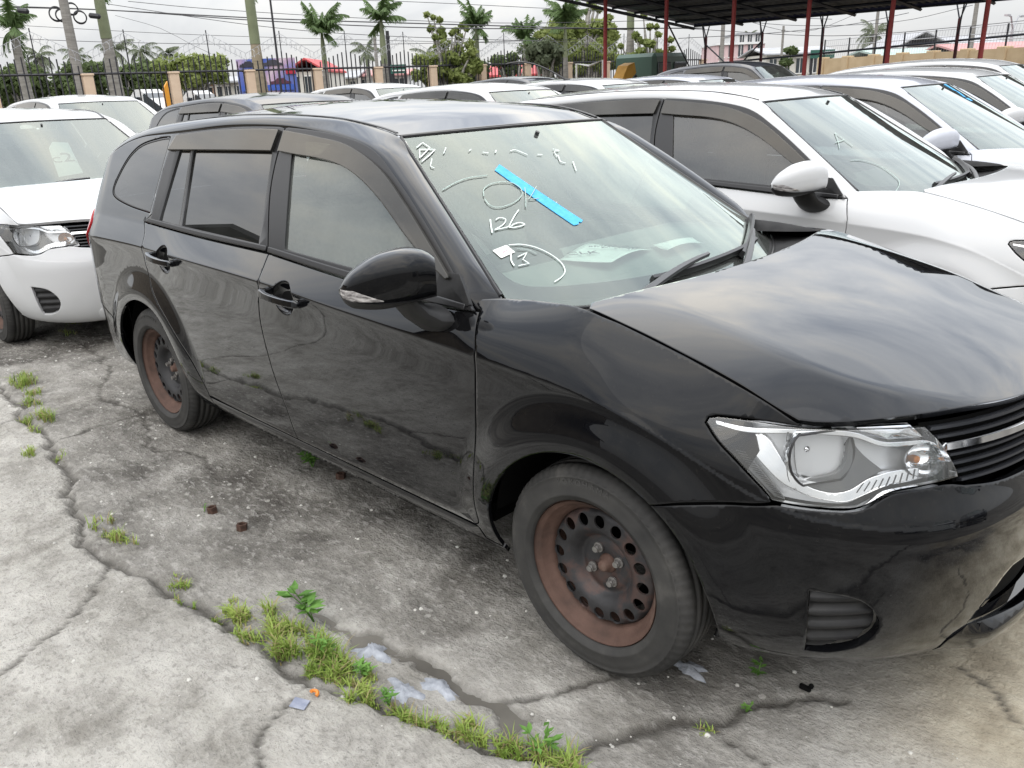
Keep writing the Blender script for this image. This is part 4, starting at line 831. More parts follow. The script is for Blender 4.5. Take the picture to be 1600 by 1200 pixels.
def concrete():
    m = mat('weathered_concrete', (.3, .3, .3), .88, spec=.25); t = m.node_tree; b = t.nodes['Principled BSDF']
    def att(n): a_ = nn(t, 'ShaderNodeAttribute'); a_.attribute_name = n; return a_.outputs['Fac']
    def mix(f, c1, c2):
        x = nn(t, 'ShaderNodeMix', data_type='RGBA'); x.clamp_factor = True
        for sck, v in ((x.inputs['Factor'], f), (x.inputs[6], c1), (x.inputs[7], c2)):
            if hasattr(v, 'is_linked'): t.links.new(v, sck)
            elif isinstance(v, tuple): sck.default_value = (*v, 1)
            else: sck.default_value = v
        return x.outputs[2]
    n1_, c_l = ramp_noise(m, 3.5, [(.36, (.22, .208, .184)), (.46, (.335, .322, .292)), (.54, (.43, .415, .382)), (.64, (.53, .515, .477))], 12, .75)
    n2_, c_d = ramp_noise(m, 5.0, [(.36, (.05, .046, .040)), (.5, (.095, .088, .078)), (.64, (.20, .19, .172))], 12, .75)
    n3_, f_s = ramp_noise(m, 2.2, [(.38, (0, 0, 0)), (.62, (1, 1, 1))], 9, .72, dist=.6, stretch=(1, 1.3, 1))
    n4_, f_p = ramp_noise(m, 22, [(.545, (0, 0, 0)), (.60, (1, 1, 1))], 6, .68, stretch=(1, 1.8, 1))
    n5_, f_b = ramp_noise(m, 55, [(.55, (0, 0, 0)), (.62, (1, 1, 1))], 4, .6)
    n6_, c_t = ramp_noise(m, 6, [(.36, (.24, .205, .145)), (.52, (.38, .335, .25)), (.64, (.47, .425, .33))], 9, .65)
    vo = nn(t, 'ShaderNodeTexVoronoi'); vo.inputs['Scale'].default_value = 17; tcx = nn(t, 'ShaderNodeTexCoord'); t.links.new(tcx.outputs['Object'], vo.inputs['Vector'])
    peb = mth(t, 'LESS_THAN', vo.outputs['Distance'], .17); sepc = nn(t, 'ShaderNodeSeparateColor'); t.links.new(vo.outputs['Color'], sepc.inputs[0]); peb = mth(t, 'MULTIPLY', peb, mth(t, 'GREATER_THAN', sepc.outputs[0], .78))
    st = mth(t, 'MULTIPLY', att('stain_and_dark'), mth(t, 'ADD', .48, mth(t, 'MULTIPLY', f_s.outputs[0], .75)), True)
    lt = mix(mth(t, 'MULTIPLY', f_s.outputs[0], .35), c_l.outputs[0], (.22, .21, .19))
    lt = mix(mth(t, 'MULTIPLY', f_b.outputs[0], .45), lt, (.17, .162, .145)); n7_, f_c = ramp_noise(m, 9, [(.50, (0, 0, 0)), (.56, (1, 1, 1))], 8, .7, dist=.4); lt = mix(mth(t, 'MULTIPLY', f_c.outputs[0], .30), lt, (.50, .485, .44))
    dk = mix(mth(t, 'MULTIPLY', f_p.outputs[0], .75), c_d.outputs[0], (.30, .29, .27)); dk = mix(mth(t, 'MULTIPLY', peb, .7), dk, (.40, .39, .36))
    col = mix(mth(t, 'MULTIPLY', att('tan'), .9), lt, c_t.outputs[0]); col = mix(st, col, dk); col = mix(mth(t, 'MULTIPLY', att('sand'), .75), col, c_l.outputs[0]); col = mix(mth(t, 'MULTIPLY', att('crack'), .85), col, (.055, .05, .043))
    t.links.new(col, b.inputs['Base Color'])
    bp = nn(t, 'ShaderNodeBump'); bp.inputs['Strength'].default_value = 1.0; bp.inputs['Distance'].default_value = .03
    h = mth(t, 'ADD', mth(t, 'MULTIPLY', n1_.outputs[0], .8), mth(t, 'ADD', mth(t, 'MULTIPLY', n4_.outputs[0], .5), mth(t, 'MULTIPLY', n5_.outputs[0], .35))); t.links.new(h, bp.inputs['Height']); t.links.new(bp.outputs[0], b.inputs['Normal'])
    return m
CONC = concrete(); me.materials.append(CONC)
yard = bpy.data.objects.new('yard_pavement', me); link(yard); yard['kind'] = 'structure'
g = mk('ground', [(-600, -600, -.03), (600, -600, -.03), (600, 600, -.03), (-600, 600, -.03)], [(0, 1, 2, 3)], noisy('far_ground', [(.38, (.07, .065, .056)), (.62, (.17, .16, .14))], .9, .9, 9), smooth=False); g['kind'] = 'structure'
def ground_z(x, y):
    i = int(np.clip(round((x-GX0)/GS), 0, GA-1)); j = int(np.clip(round((y-GY0)/GS), 0, GB-1)); return float(Hh[i, j])

# ------------------------------------------------------------------ cars
black = empty('parked_car'); tag(black, 'glossy black station wagon with rusty steel wheels, nearest to the camera', 'car', 'cars parked in the yard')
windshield = build_car(BLACK, black)
FAR_SKIP = ('lamp_rib', 'lug_nut', 'hub', 'brake_drum', 'blade_rubber', 'wiper_pivot', 'handle_cup', 'handle_mount', 'inner_shell', 'mirror_cap', 'bulb', 'bulb_shield', 'roof_moulding', 'cowl_seal')
def place_car(x, y, z, label, pnt, sc_=(1, 1, 1), rz=0, skip=()):
    r = empty('parked_car', (x, y, z), rz); r.scale = sc_; tag(r, label, 'car', 'cars parked in the yard')
    for ch in list(black.children):
        if ch.name.split('.')[0] in skip: continue
        c = copy_tree(ch, r, skip)
        for o in [c]+list(c.children_recursive):
            for s_ in o.material_slots:
                if s_.material is BLACK: s_.link = 'OBJECT'; s_.material = pnt
                elif s_.material is WGLASS: s_.link = 'OBJECT'; s_.material = WGLASS2
                elif s_.material is SGLASS: s_.link = 'OBJECT'; s_.material = SGLASS2
    return r
place_car(-.04, 2.46, .015, 'white car parked right beside the black wagon, grey window visors and white door mirror', WHITE, skip=('brake_drum',))
place_car(-5.03, -.07, 0, 'white car behind the black wagon with a C 2 tag in its windshield', WHITE, skip=('brake_drum',))
place_car(-.18, 4.75, .03, 'bluish white car with blue tape on its windshield edge, second beyond the black wagon', SILVER, skip=FAR_SKIP)
place_car(-.36, 7.05, .065, 'white car third beyond the black wagon, roof just below the canopy posts', WHITE, skip=FAR_SKIP)
place_car(-.85, 9.5, .10, 'white car farthest right, fourth beyond the black wagon', WHITE, (1, 1, 1.04), skip=FAR_SKIP)
place_car(-5.05, 2.4, .02, 'dark grey wagon whose roof shows behind the black wagon roof', DARKGREY, (1, 1, 1.02), skip=FAR_SKIP)
place_car(-4.7, 5.0, .03, 'white car with roof just above the middle of the black wagon roof', WHITE, (1, 1, 1.03), skip=FAR_SKIP)
place_car(-5.0, 7.4, .05, 'white car with a curved whip aerial on its roof', WHITE, (1, 1, 1.03), skip=FAR_SKIP)
place_car(-5.1, 9.9, .06, 'pale silver car left of the canopy front, in the row behind', SILVER, (1, 1, 1.03), skip=FAR_SKIP)
place_car(-5.6, 12.4, .10, 'dark crossover with black roof standing under the canopy', DARKGREY, (.95, 1, 1.14), skip=FAR_SKIP)
place_car(-10.2, 2.35, .04, 'tall white car in the last row behind the C 2 car', WHITE, (1, 1, 1.05), skip=FAR_SKIP)
place_car(-10.2, 7.6, .08, 'white car in the last row with low roof before the fence', WHITE, (1, 1, 1.05), skip=FAR_SKIP)
place_car(-10.6, 12.0, .12, 'dark grey car in the last row near the yellow digger', DARKGREY, (1, 1, 1.06), skip=FAR_SKIP)

# added row across the lane, unseen, only to give paint and lamps reflections
place_car(9.6, -2.6, 0, 'added unseen dark grey car facing the black wagon across the lane, left one', DARKGREY, rz=math.pi, skip=FAR_SKIP)
place_car(9.4, 0.1, 0, 'added unseen white car facing the black wagon across the lane', WHITE, rz=math.pi, skip=FAR_SKIP)
place_car(9.7, 2.8, 0, 'added unseen dark grey car facing the black wagon across the lane, right one', DARKGREY, rz=math.pi, skip=FAR_SKIP)

# whip aerial of the white car, and its base
ar = MB(); p = np.array([(-6.95, 7.05, 1.56)]); k = np.linspace(0, 1, 16); ar.tube(np.stack([-6.75-.75*k+.0*k, 7.0-.42*k, 1.545+.26*np.sin(np.pi*k*.62)], 1), .012, 5); ar.box((-6.75, 7.0, 1.54), (.10, .05, .05), bev=.01)
tag(ar.build('whip_aerial', TRIM, smooth=True), 'thin black whip aerial bent over on a white car roof', 'aerial')

# ------------------------------------------------------------------ marks and slips on the black car's windshield
MARK = mat('white_marker', (.78, .86, .82), .7); MARKF = mat('faded_marker', (.40, .50, .46), .8)
def ws3(pts, lift=.004):
    p = np.asarray(pts, float); return fWS(p[:, 0], p[:, 1])+fnorm(fWS, p)*lift
def stroke(name, pts, wd, m, par=windshield, smooth=True):
    q = spl(pts, .012) if smooth and len(pts) > 2 else spl(pts[:2], .02) if len(pts) == 2 else np.vstack([spl([pts[i], pts[i+1]], .02) for i in range(len(pts)-1)])
    _, ix = np.unique(np.round(q, 5), axis=0, return_index=True); q = q[np.sort(ix)]
    P = ws3(q); N = fnorm(fWS, q); return bar_along(P, N, wd*.45, .0012, name, m, par)
cir = [(-0.784, 0.559), (-0.755, 0.601), (-0.704, 0.628), (-0.637, 0.639), (-0.576, 0.631), (-0.552, 0.601), (-0.560, 0.571), (-0.598, 0.537), (-0.665, 0.507), (-0.732, 0.490), (-0.775, 0.492), (-0.792, 0.519), (-0.784, 0.559)]
stroke('marker_letter_o', cir, .0055, MARKF); stroke('marker_letter_k', [(-0.524, 0.591), (-0.564, 0.542), (-0.605, 0.495), (-0.621, 0.475)], .0055, MARKF); stroke('marker_letter_k', [(-0.449, 0.592), (-0.566, 0.520), (-0.505, 0.520)], .005, MARKF, smooth=False)
stroke('marker_digit_1', [(-0.839, 0.420), (-0.855, 0.389), (-0.875, 0.342)], .0095, MARK)
stroke('marker_digit_2', [(-0.816, 0.415), (-0.793, 0.427), (-0.769, 0.418), (-0.789, 0.393), (-0.826, 0.372), (-0.855, 0.358), (-0.811, 0.366), (-0.762, 0.375)], .0065, MARK)
stroke('marker_digit_6', [(-0.669, 0.464), (-0.718, 0.428), (-0.767, 0.386), (-0.782, 0.367), (-0.741, 0.368), (-0.701, 0.379), (-0.719, 0.391), (-0.762, 0.381)], .0075, MARK)
stroke('marker_arc', [(-0.844, 0.268), (-0.792, 0.268), (-0.740, 0.246), (-0.704, 0.204), (-0.690, 0.156), (-0.704, 0.111), (-0.739, 0.080), (-0.781, 0.057)], .006, MARK)
stroke('marker_digit_1', [(-0.858, 0.228), (-0.881, 0.180), (-0.883, 0.153)], .009, MARK); stroke('marker_scribble', [(-0.845, 0.200), (-0.793, 0.222), (-0.833, 0.184), (-0.820, 0.161), (-0.867, 0.152)], .0065, MARK, smooth=False); stroke('marker_arc', [(-0.824, 0.245), (-0.782, 0.235), (-0.759, 0.211)], .0035, MARKF)
stroke('marker_arc', [(-0.962, 0.617), (-0.872, 0.657), (-0.780, 0.681), (-0.668, 0.687)], .006, MARKF); stroke('marker_scribble', [(-0.949, 0.905), (-0.891, 0.935), (-0.869, 0.897), (-0.972, 0.833), (-0.938, 0.891), (-0.847, 0.882), (-0.887, 0.857), (-0.972, 0.809)], .008, MARK, smooth=False)
for pts in ([(-0.905, 0.822), (-0.942, 0.771), (-0.928, 0.760)], [(-0.372, 0.826), (-0.326, 0.829), (-0.280, 0.790)], [(-0.036, 0.810), (0.003, 0.795), (-0.050, 0.791), (-0.077, 0.758)], [(-0.056, 0.766), (-0.096, 0.726), (-0.071, 0.713)], [(-0.001, 0.715), (-0.067, 0.656)], [(-0.815, 0.849), (-0.772, 0.886)], [(-0.567, 0.835), (-0.533, 0.827)], [(-0.487, 0.824), (-0.463, 0.840)], [(-0.647, 0.850), (-0.623, 0.861)], [(-0.204, 0.786), (-0.171, 0.781)]): stroke('marker_dash', pts, .006, MARK)
# blue masking tape
TAPE = noisy('blue_masking_tape', [(.3, (.06, .34, .66)), (.7, (.10, .43, .76))], 60, .75, bump=.15)
def fWSl(a, b): return fWS(a, b)
tp_ol = poly(spl([(-0.594, 0.718), (-0.531, 0.752)], .015), spl([(-0.531, 0.752), (-0.388, 0.373)], .03), spl([(-0.388, 0.373), (-0.409, 0.362), (-0.416, 0.368), (-0.433, 0.355), (-0.463, 0.351)], .01), spl([(-0.463, 0.351), (-0.594, 0.718)], .03))
panel('masking_tape', tp_ol, fWS, TAPE, windshield, .03, off=.0025, gap=0, flange=.0015, ring=0, roll=0)
PAPER = noisy('paper_white', [(.3, (.84, .85, .82)), (.7, (.90, .90, .88))], 8, .9); INK = mat('ink', (.03, .03, .035), .8); PINK = mat('label_print', (.45, .28, .33), .8)
panel('price_sticker', poly([(-0.923, 0.244), (-0.852, 0.271), (-0.840, 0.229), (-0.910, 0.200)]), fWS, PAPER, windshield, .03, off=.003, gap=0, flange=.001, ring=0, roll=0)
q = ws3([(-0.881, 0.246), (-0.844, 0.260), (-0.880, 0.223)], .0042); nrm = fnorm(fWS, np.array([[-.885, .22]]))[0]
text_mesh('sticker_print', '126007', PINK, windshield, frame((q[0]*.5+q[2]*.5), q[1]-q[0], nrm), .016, .0002)
# papers lying on the dashboard
def paper(name, corners, label, m=PAPER):
    c = [Vector(p) for p in corners]; n = 8; V = []
    for i in range(n+1):
        for j in range(n+1):
            u, v = i/n, j/n; p = c[0].lerp(c[1], u).lerp(c[3].lerp(c[2], u), v); p.z += .010*math.sin(3.0*u+1.5*v)*u+.014*(v**3)*math.sin(2*u+.5); V.append(p)
    F = [(i*(n+1)+j, (i+1)*(n+1)+j, (i+1)*(n+1)+j+1, i*(n+1)+j+1) for i in range(n) for j in range(n)]
    o = mk(name, V, F, m); md = o.modifiers.new('thickness', 'SOLIDIFY'); md.thickness = .0008; return tag(o, label, 'paper')
paper('paper_sheet', [(-.58, -.26, .972), (-.715, .06, .962), (-.47, .11, .962), (-.395, -.22, .972)], 'crumpled white note with handwriting on the black wagon dashboard')
text_mesh('note_scribble', 'CLK', INK, bpy.data.objects['paper_sheet'], frame((-.555, -.17, .983), (.05, .06, 0), (0, 0, 1)), .06)
for i in range(4): text_mesh('note_line', 'DELTAMARIS'[i:i+7], INK, bpy.data.objects['paper_sheet'], frame((-.58+.045*i, -.03+.01*i, .982), (.10, .10, .0), (0, 0, 1)), .022)
paper('paper_sheet', [(-.50, .15, .966), (-.47, .36, .962), (-.38, .30, .962), (-.37, .05, .970)], 'plain white sheet at the far end of the black wagon dashboard')
cars_by = {o['label']: o for o in C.objects if o.get('category') == 'car'}
def ws_of(txt):
    for k, o in cars_by.items():
        if txt in k: return o, [c for c in o.children if c.name.split('.')[0] == 'windshield'][0]
carB, wsB = ws_of('C 2 tag'); carA, wsA = ws_of('right beside'); carA2, wsA2 = ws_of('blue tape')
tg = panel('windshield_tag', poly([(-.105, .605), (-.01, .695), (.165, .665), (.05, .21), (-.21, .18)]), fWS, PAPER, None, .08, off=-.016, gap=0, flange=.001, ring=0, roll=0); tg.location = carB.location; tag(tg, 'white paper tag marked C 2 behind the white car windshield', 'tag')
for ch_, ab, sz_ in (('C', (-.115, .415), .10), ('2', (.015, .44), .17)):
    q = ws3([ab, (ab[0]+.14, ab[1]-.01)], -.012); text_mesh('tag_letter', ch_, mat('pencil_grey', (.10, .11, .11), .8), tg, frame(q[0], q[1]-q[0], fnorm(fWS, np.array([ab]))[0]), sz_, .0008)
TAGA = ([(-.74, .49), (-.70, .505), (-.635, .51)], [(-.765, .435), (-.60, .60)], [(-.60, .60), (-.605, .45)], [(-.70, .50), (-.60, .52)], [(-.80, .305), (-.70, .30), (-.605, .24), (-.60, .125), (-.635, .065), (-.755, -.02)])
TAPE2 = ([(.34, .985), (.46, .99), (.40, .86), (.30, .88)], [(.36, .87), (.42, .85), (.28, .76), (.22, .77)], [(.20, .755), (.33, .745), (.30, .70), (.20, .71)])
for pts in TAGA: stroke('marker_stroke', pts, .006, MARKF, wsA)
for k, ol in enumerate(TAPE2): panel('masking_tape', poly(ol), fWS, TAPE, wsA2, .05, off=.003, gap=0, flange=.001, ring=0, roll=0)

# ------------------------------------------------------------------ small things on the ground
def ground_thing(name, V, F, m, loc, label, cat, **k):
    o = mk(name, V, F, m, smooth=False); o.location = loc; return tag(o, label, cat, **k)
RUSTN = noisy('rusted_iron', [(.3, (.03, .018, .014)), (.7, (.09, .05, .036))], 60, .8)
for (x, y), lb in (((-1.67, -1.08), 'rusty iron nut standing by a green sprig on the concrete'), ((-1.46, -1.07), 'rusty iron nut in the open, nearer the camera than the other'), ((-1.53, -.58), 'rusty iron ring beside the leafy weed below the door')):
    b_ = MB(); n = 6; V = []
    for z in (0, .036):
        for r_ in (.027, .017): V += [(r_*math.cos(a_*math.pi/3), r_*math.sin(a_*math.pi/3), z) for a_ in range(6)]
    F = []
    for i in range(6): j = (i+1) % 6; F += [(i, j, 12+j, 12+i), (6+j, 6+i, 18+i, 18+j), (12+i, 12+j, 18+j, 18+i)]
    o = ground_thing('wheel_nut', V, F, RUSTN, (x, y, ground_z(x, y)-.003), lb, 'nut', group='wheel nuts on the ground'); o.rotation_euler = (random.uniform(-.15, .15), random.uniform(-.15, .15), random.uniform(0, 1)); o.scale = (.78, .78, .72)
FLUFF = noisy('grey_fluff', [(.3, (.20, .215, .24)), (.7, (.38, .40, .44))], 30, .95, bump=.6)
for (x, y), s_, lb in (((-.54, -1.16), (.062, .045), 'grey rag of fluffy wadding beside the bright leafy weed'), ((-.33, -1.21), (.055, .036), 'grey rag of wadding with a pointed tip, nearest the lower grass'), ((-.27, -1.13), (.062, .032), 'grey rag of torn wadding on the sandy hollow'), ((.20, -.63), (.05, .03), 'small whitish rag by the front tyre')):
    n = 26; r0 = np.random.default_rng(int(abs(x*1000))); V = [(0, 0, .018)]; ph = r0.uniform(0, 6, 4)
    for k in (.35, .7, 1.0):
        for i in range(n):
            t_ = i*2*math.pi/n; rr = k*(1+.30*math.sin(3*t_+ph[0])+.22*math.sin(5*t_+ph[1])+.12*math.sin(11*t_+ph[2])); px_, py_ = s_[0]*rr*math.cos(t_), s_[1]*rr*math.sin(t_); V.append((px_, py_, ground_z(x+px_, y+py_)-ground_z(x, y)+(.008*(1-k)+.003+.003*r0.random() if k < 1 else -.001)))
    F = [(0, 1+i, 1+(i+1) % n) for i in range(n)]+[(1+q_*n+i, 1+(q_+1)*n+i, 1+(q_+1)*n+(i+1) % n, 1+q_*n+(i+1) % n) for q_ in (0, 1) for i in range(n)]
    o = mk('wadding_rag', V, F, FLUFF); o.location = (x, y, ground_z(x, y)); tag(o, lb, 'rag', 'rags on the ground')
b_ = MB(); b_.box((0, 0, .006), (.045, .035, .003), (.05, .08, .5), .002); o = b_.build('plastic_scrap', noisy('bluish_scrap', [(.3, (.15, .17, .23)), (.7, (.28, .30, .36))], 40, .6)); o.location = (-.475, -1.44, ground_z(-.475, -1.44)); tag(o, 'bluish torn plastic scrap beside the orange peel', 'scrap')
b_ = MB(); t_ = np.linspace(0, 3.6, 10); b_.tube(np.stack([.009*np.cos(t_), .009*np.sin(t_), .006+.002*t_], 1), .005, 6); o = b_.build('orange_peel', mat('orange_plastic', (.62, .20, .03), .5), smooth=True); o.location = (-.475, -1.395, ground_z(-.475, -1.395)); tag(o, 'small orange bit lying at the grass edge', 'litter')
b_ = MB(); b_.box((0, 0, .008), (.03, .016, .012), (.1, .3, .4), .003); b_.box((.012, .008, .014), (.012, .012, .014), (.3, .1, .9), .003); o = b_.build('dead_leaf', VOID); o.location = (.47, -.50, ground_z(.47, -.50)); tag(o, 'tiny black scrap on the concrete in front of the bumper', 'litter')
# loose pebbles: too many and too small to count
b_ = MB(); prng = np.random.default_rng(5)
for i in range(900):
    x, y = prng.uniform(-5, 1.6), prng.uniform(-2.4, -.45); s_ = .0025+.007*prng.random()**3; a0 = prng.uniform(0, 6); z = ground_z(x, y); V = []
    for zz_, rr in ((0, 1), (.6, .8), (1.0, .3)): V += [(x+s_*rr*math.cos(a0+k*1.2566)*(.8+.4*prng.random()), y+s_*rr*math.sin(a0+k*1.2566)*(.8+.4*prng.random()), z+s_*.8*zz_-.001) for k in range(5)]
    F = [(k, (k+1) % 5, 5+(k+1) % 5, 5+k) for k in range(5)]+[(5+k, 5+(k+1) % 5, 10+(k+1) % 5, 10+k) for k in range(5)]+[[10, 11, 12, 13, 14]]; b_.add(V, F)
o = b_.build('gravel', noisy('pale_gravel', [(.3, (.28, .27, .25)), (.7, (.62, .61, .57))], 3, .9), recalc=False); tag(o, 'loose pale pebbles scattered over the stained concrete', 'gravel', kind='stuff')
# grass along the joint
def leafmat(name, c1, c2, sc_=6, trans=.25):
    if name in MATS: return MATS[name]
    m = noisy(name, [(.3, c1), (.7, c2)], sc_, .6); t = m.node_tree; b = t.nodes['Principled BSDF']; b.inputs['Transmission Weight'].default_value = 0
    o_ = t.nodes['Material Output']; tl = nn(t, 'ShaderNodeBsdfTranslucent'); mx = nn(t, 'ShaderNodeMixShader'); mx.inputs[0].default_value = trans
    src = b.inputs['Base Color'].links[0].from_socket; t.links.new(src, tl.inputs[0]); t.links.new(b.outputs[0], mx.inputs[1]); t.links.new(tl.outputs[0], mx.inputs[2]); t.links.new(mx.outputs[0], o_.inputs[0]); return m
GRASS = leafmat('grass_blade', (.14, .23, .035), (.33, .42, .10), 5); STRAW = leafmat('dry_grass', (.24, .20, .09), (.36, .31, .15), 5); WEED = leafmat('weed_leaf', (.07, .17, .03), (.17, .33, .07), 12)
gv, gf, gm = [], [], []; gr_ = np.random.default_rng(11)
def blade(x, y, h, lean, az, mi, wd=.0022):
    z = ground_z(x, y)-.004; b0 = len(gv); ca, sa = math.cos(az), math.sin(az); pa, pb = -sa*wd, ca*wd
    for k, (f, hh) in enumerate(((0, 0), (.35, .5), (.75, .85), (1.0, 1.0))):
        d_ = lean*f*f; w_ = (1, .9, .6, .05)[k]; cx, cy, cz_ = x+ca*d_, y+sa*d_, z+h*hh*(1-.25*f*lean/h if h > 0 else 1)
        gv.append((cx-pa*w_, cy-pb*w_, cz_)); gv.append((cx+pa*w_, cy+pb*w_, cz_))
    for k in range(3): gf.append((b0+2*k, b0+2*k+1, b0+2*k+3, b0+2*k+2)); gm.append(mi)
CLUMPS = [(-3.95, -1.10, .16, .07, 330), (-3.6, -1.12, .14, .05, 240), (-3.27, -1.17, .14, .07, 300), (-2.82, -1.38, .09, .05, 110), (-2.7, -1.30, .06, .03, 50), (-1.86, -1.42, .09, .05, 130), (-1.74, -1.40, .07, .045, 150), (-1.30, -1.40, .09, .03, 130), (-1.16, -1.42, .05, .03, 60), (-1.0, -1.36, .07, .05, 140), (-.91, -1.37, .10, .06, 420), (-.80, -1.33, .10, .07, 460), (-.70, -1.30, .10, .07, 520), (-.62, -1.27, .09, .07, 430), (-.58, -1.33, .08, .05, 240), (-.50, -1.30, .08, .06, 380), (-.44, -1.27, .07, .05, 260), (-.36, -1.30, .06, .05, 230), (-.27, -1.28, .05, .05, 160), (-.20, -1.27, .05, .045, 190), (-.12, -1.25, .06, .05, 260), (-.05, -1.20, .06, .05, 260), (.04, -1.18, .06, .055, 300), (.12, -1.14, .07, .06, 330), (.20, -1.12, .06, .06, 260), (-4.9, -.52, .12, .04, 60), (-5.15, -.40, .1, .04, 50), (.36, -.80, .04, .025, 50)]
for x, y, r_, h, n in CLUMPS:
    sub = [(gr_.normal(0, .5), gr_.normal(0, .5), gr_.uniform(.6, 1.5)) for _ in range(7)]
    for i in range(int(n*.85)):
        sx, sy, sh_ = sub[gr_.integers(7)]; q_ = np.array((sx, sy))+gr_.normal(0, .16, 2); hh = .78*h*sh_*gr_.uniform(.4, 1.1); blade(x+q_[0]*r_, y+q_[1]*r_*.55, hh, hh*gr_.uniform(.2, 1.1), gr_.uniform(0, 6.28), 1 if gr_.random() < .22 else 0, gr_.uniform(.0012, .0026))
o = mk('grass', gv, gf, [GRASS, STRAW], smooth=False); o.data.polygons.foreach_set('material_index', gm); tag(o, 'thin green and straw grass growing along the broken slab joint', 'grass', kind='stuff')
def weed(x, y, s_, n, label, seed):
    r0 = np.random.default_rng(seed); root_ = MB(); z = ground_z(x, y); tops = []
    for k in range(max(2, n//7)):
        a_ = r0.uniform(0, 6.28); L = s_*r0.uniform(.5, 1.1); tp = np.array((x+.5*L*math.cos(a_), y+.5*L*math.sin(a_), z+L)); root_.tube([(x, y, z-.005), ((x+tp[0])/2, (y+tp[1])/2, z+L*.6), tp], [.002, .0018, .001], 5); tops.append((np.array((x, y, z)), tp))
    w_ = root_.build('weed', WEED); V, F = [], []
    for k in range(n):
        b0, tp = tops[k % len(tops)]; f = r0.uniform(.35, 1.0); p_ = b0+(tp-b0)*np.array((f, f, f**.8)); a_ = r0.uniform(0, 6.28); L = s_*r0.uniform(.28, .5); up = r0.uniform(.0, .5); d_ = np.array((math.cos(a_), math.sin(a_), up)); sd = np.array((-math.sin(a_), math.cos(a_), 0))*L*.22; b1 = len(V)
        V += [p_, p_+d_*L*.45+sd, p_+d_*L*np.array((1, 1, .7)), p_+d_*L*.45-sd, p_+d_*L*.5-np.array((0, 0, L*.06))]; F += [(b1, b1+4, b1+1), (b1+1, b1+4, b1+2), (b1+2, b1+4, b1+3), (b1+3, b1+4, b1)]
    mk('leaf', V, F, WEED, w_, smooth=False)['kind'] = 'stuff'; return tag(w_, label, 'weed', 'weeds in the cracks')
weed(-1.71, -.60, .085, 90, 'bushy green weed below the black wagon door sill', 1); weed(.35, -.53, .06, 18, 'single green sprig under the black wagon front bumper', 2); weed(.39, -.66, .04, 14, 'tiny green sprig in the crack in front of the wagon', 3)
weed(-.62, -1.26, .075, 34, 'bright broad-leaved weed standing in the thickest grass', 4); weed(-.455, -1.245, .06, 30, 'bright broad-leaved weed between the grey rags', 5); weed(-.31, -1.275, .05, 26, 'low round-leaved weed at the lower grass strip', 6); weed(.10, -1.12, .07, 34, 'bright broad-leaved weed at the bottom edge of the picture', 7); weed(-1.70, -1.10, .025, 8, 'small sprig beside a rusty nut', 8)
weed(-.78, -1.20, .13, 26, 'tall thin seeding weed rising from the grass', 9)

# ------------------------------------------------------------------ surroundings: points given by bearing (picture column) and distance ahead
Mc = Euler((R(69.9595), R(1.9549), R(44.1255))).to_matrix(); CAMP = Vector((1.1782, -2.2668, 1.5168)); FPX = 1283.96
def hzl(u): return 132-.03625*(u-800)
def at(u, v, depth): return CAMP+Mc@Vector(((u-800)/FPX, -(v-600)/FPX, -1))*depth
def spot(u, depth, z=0.0): p = at(u, hzl(u), depth); return Vector((p.x, p.y, z))
def hgt(u, v, depth): return at(u, v, depth).z
PEACH = noisy('peach_render', [(.3, (.56, .42, .30)), (.7, (.66, .52, .39))], 3, .85); IRON = mat('black_iron', (.018, .018, .022), .5); WIRE = mat('razor_steel', (.42, .43, .45), .5, .3)
# fence: pillars, plinth, bars, rails, razor wire
FA, FB_, FD_ = -.512, .077, .065; FC = 20.0
def fpt(k): return spot(800+FPX*(FA+k*FB_)/(1+k*FD_), FC*(1+k*FD_))
KMIN, KMAX = -2, 12
fence = MB(); p0, p1 = fpt(KMIN), fpt(KMAX); dirf = (p1-p0).normalized(); ang = math.atan2(dirf.y, dirf.x); Lf = (p1-p0).length
fence.box(((p0+p1)/2+Vector((0, 0, .35))), (Lf, .16, .9), (0, 0, ang)); fence = fence.build('security_fence', PEACH); tag(fence, 'black iron bar fence with peach pillars and razor wire along the yard', 'fence')
def pz(k): return 2.08+.012*max(k, 0)
pil = MB(); pil.box((0, 0, 1.03), (.24, .24, 2.06), bev=.015); pil.box((0, 0, 2.08), (.28, .28, .05), bev=.01); pil = pil.build('pillar', PEACH, fence); bar0 = MB(); bar0.box((0, 0, .5), (.026, .026, 1.0)); bar0 = bar0.build('bar', IRON, fence)
first = [True, True]
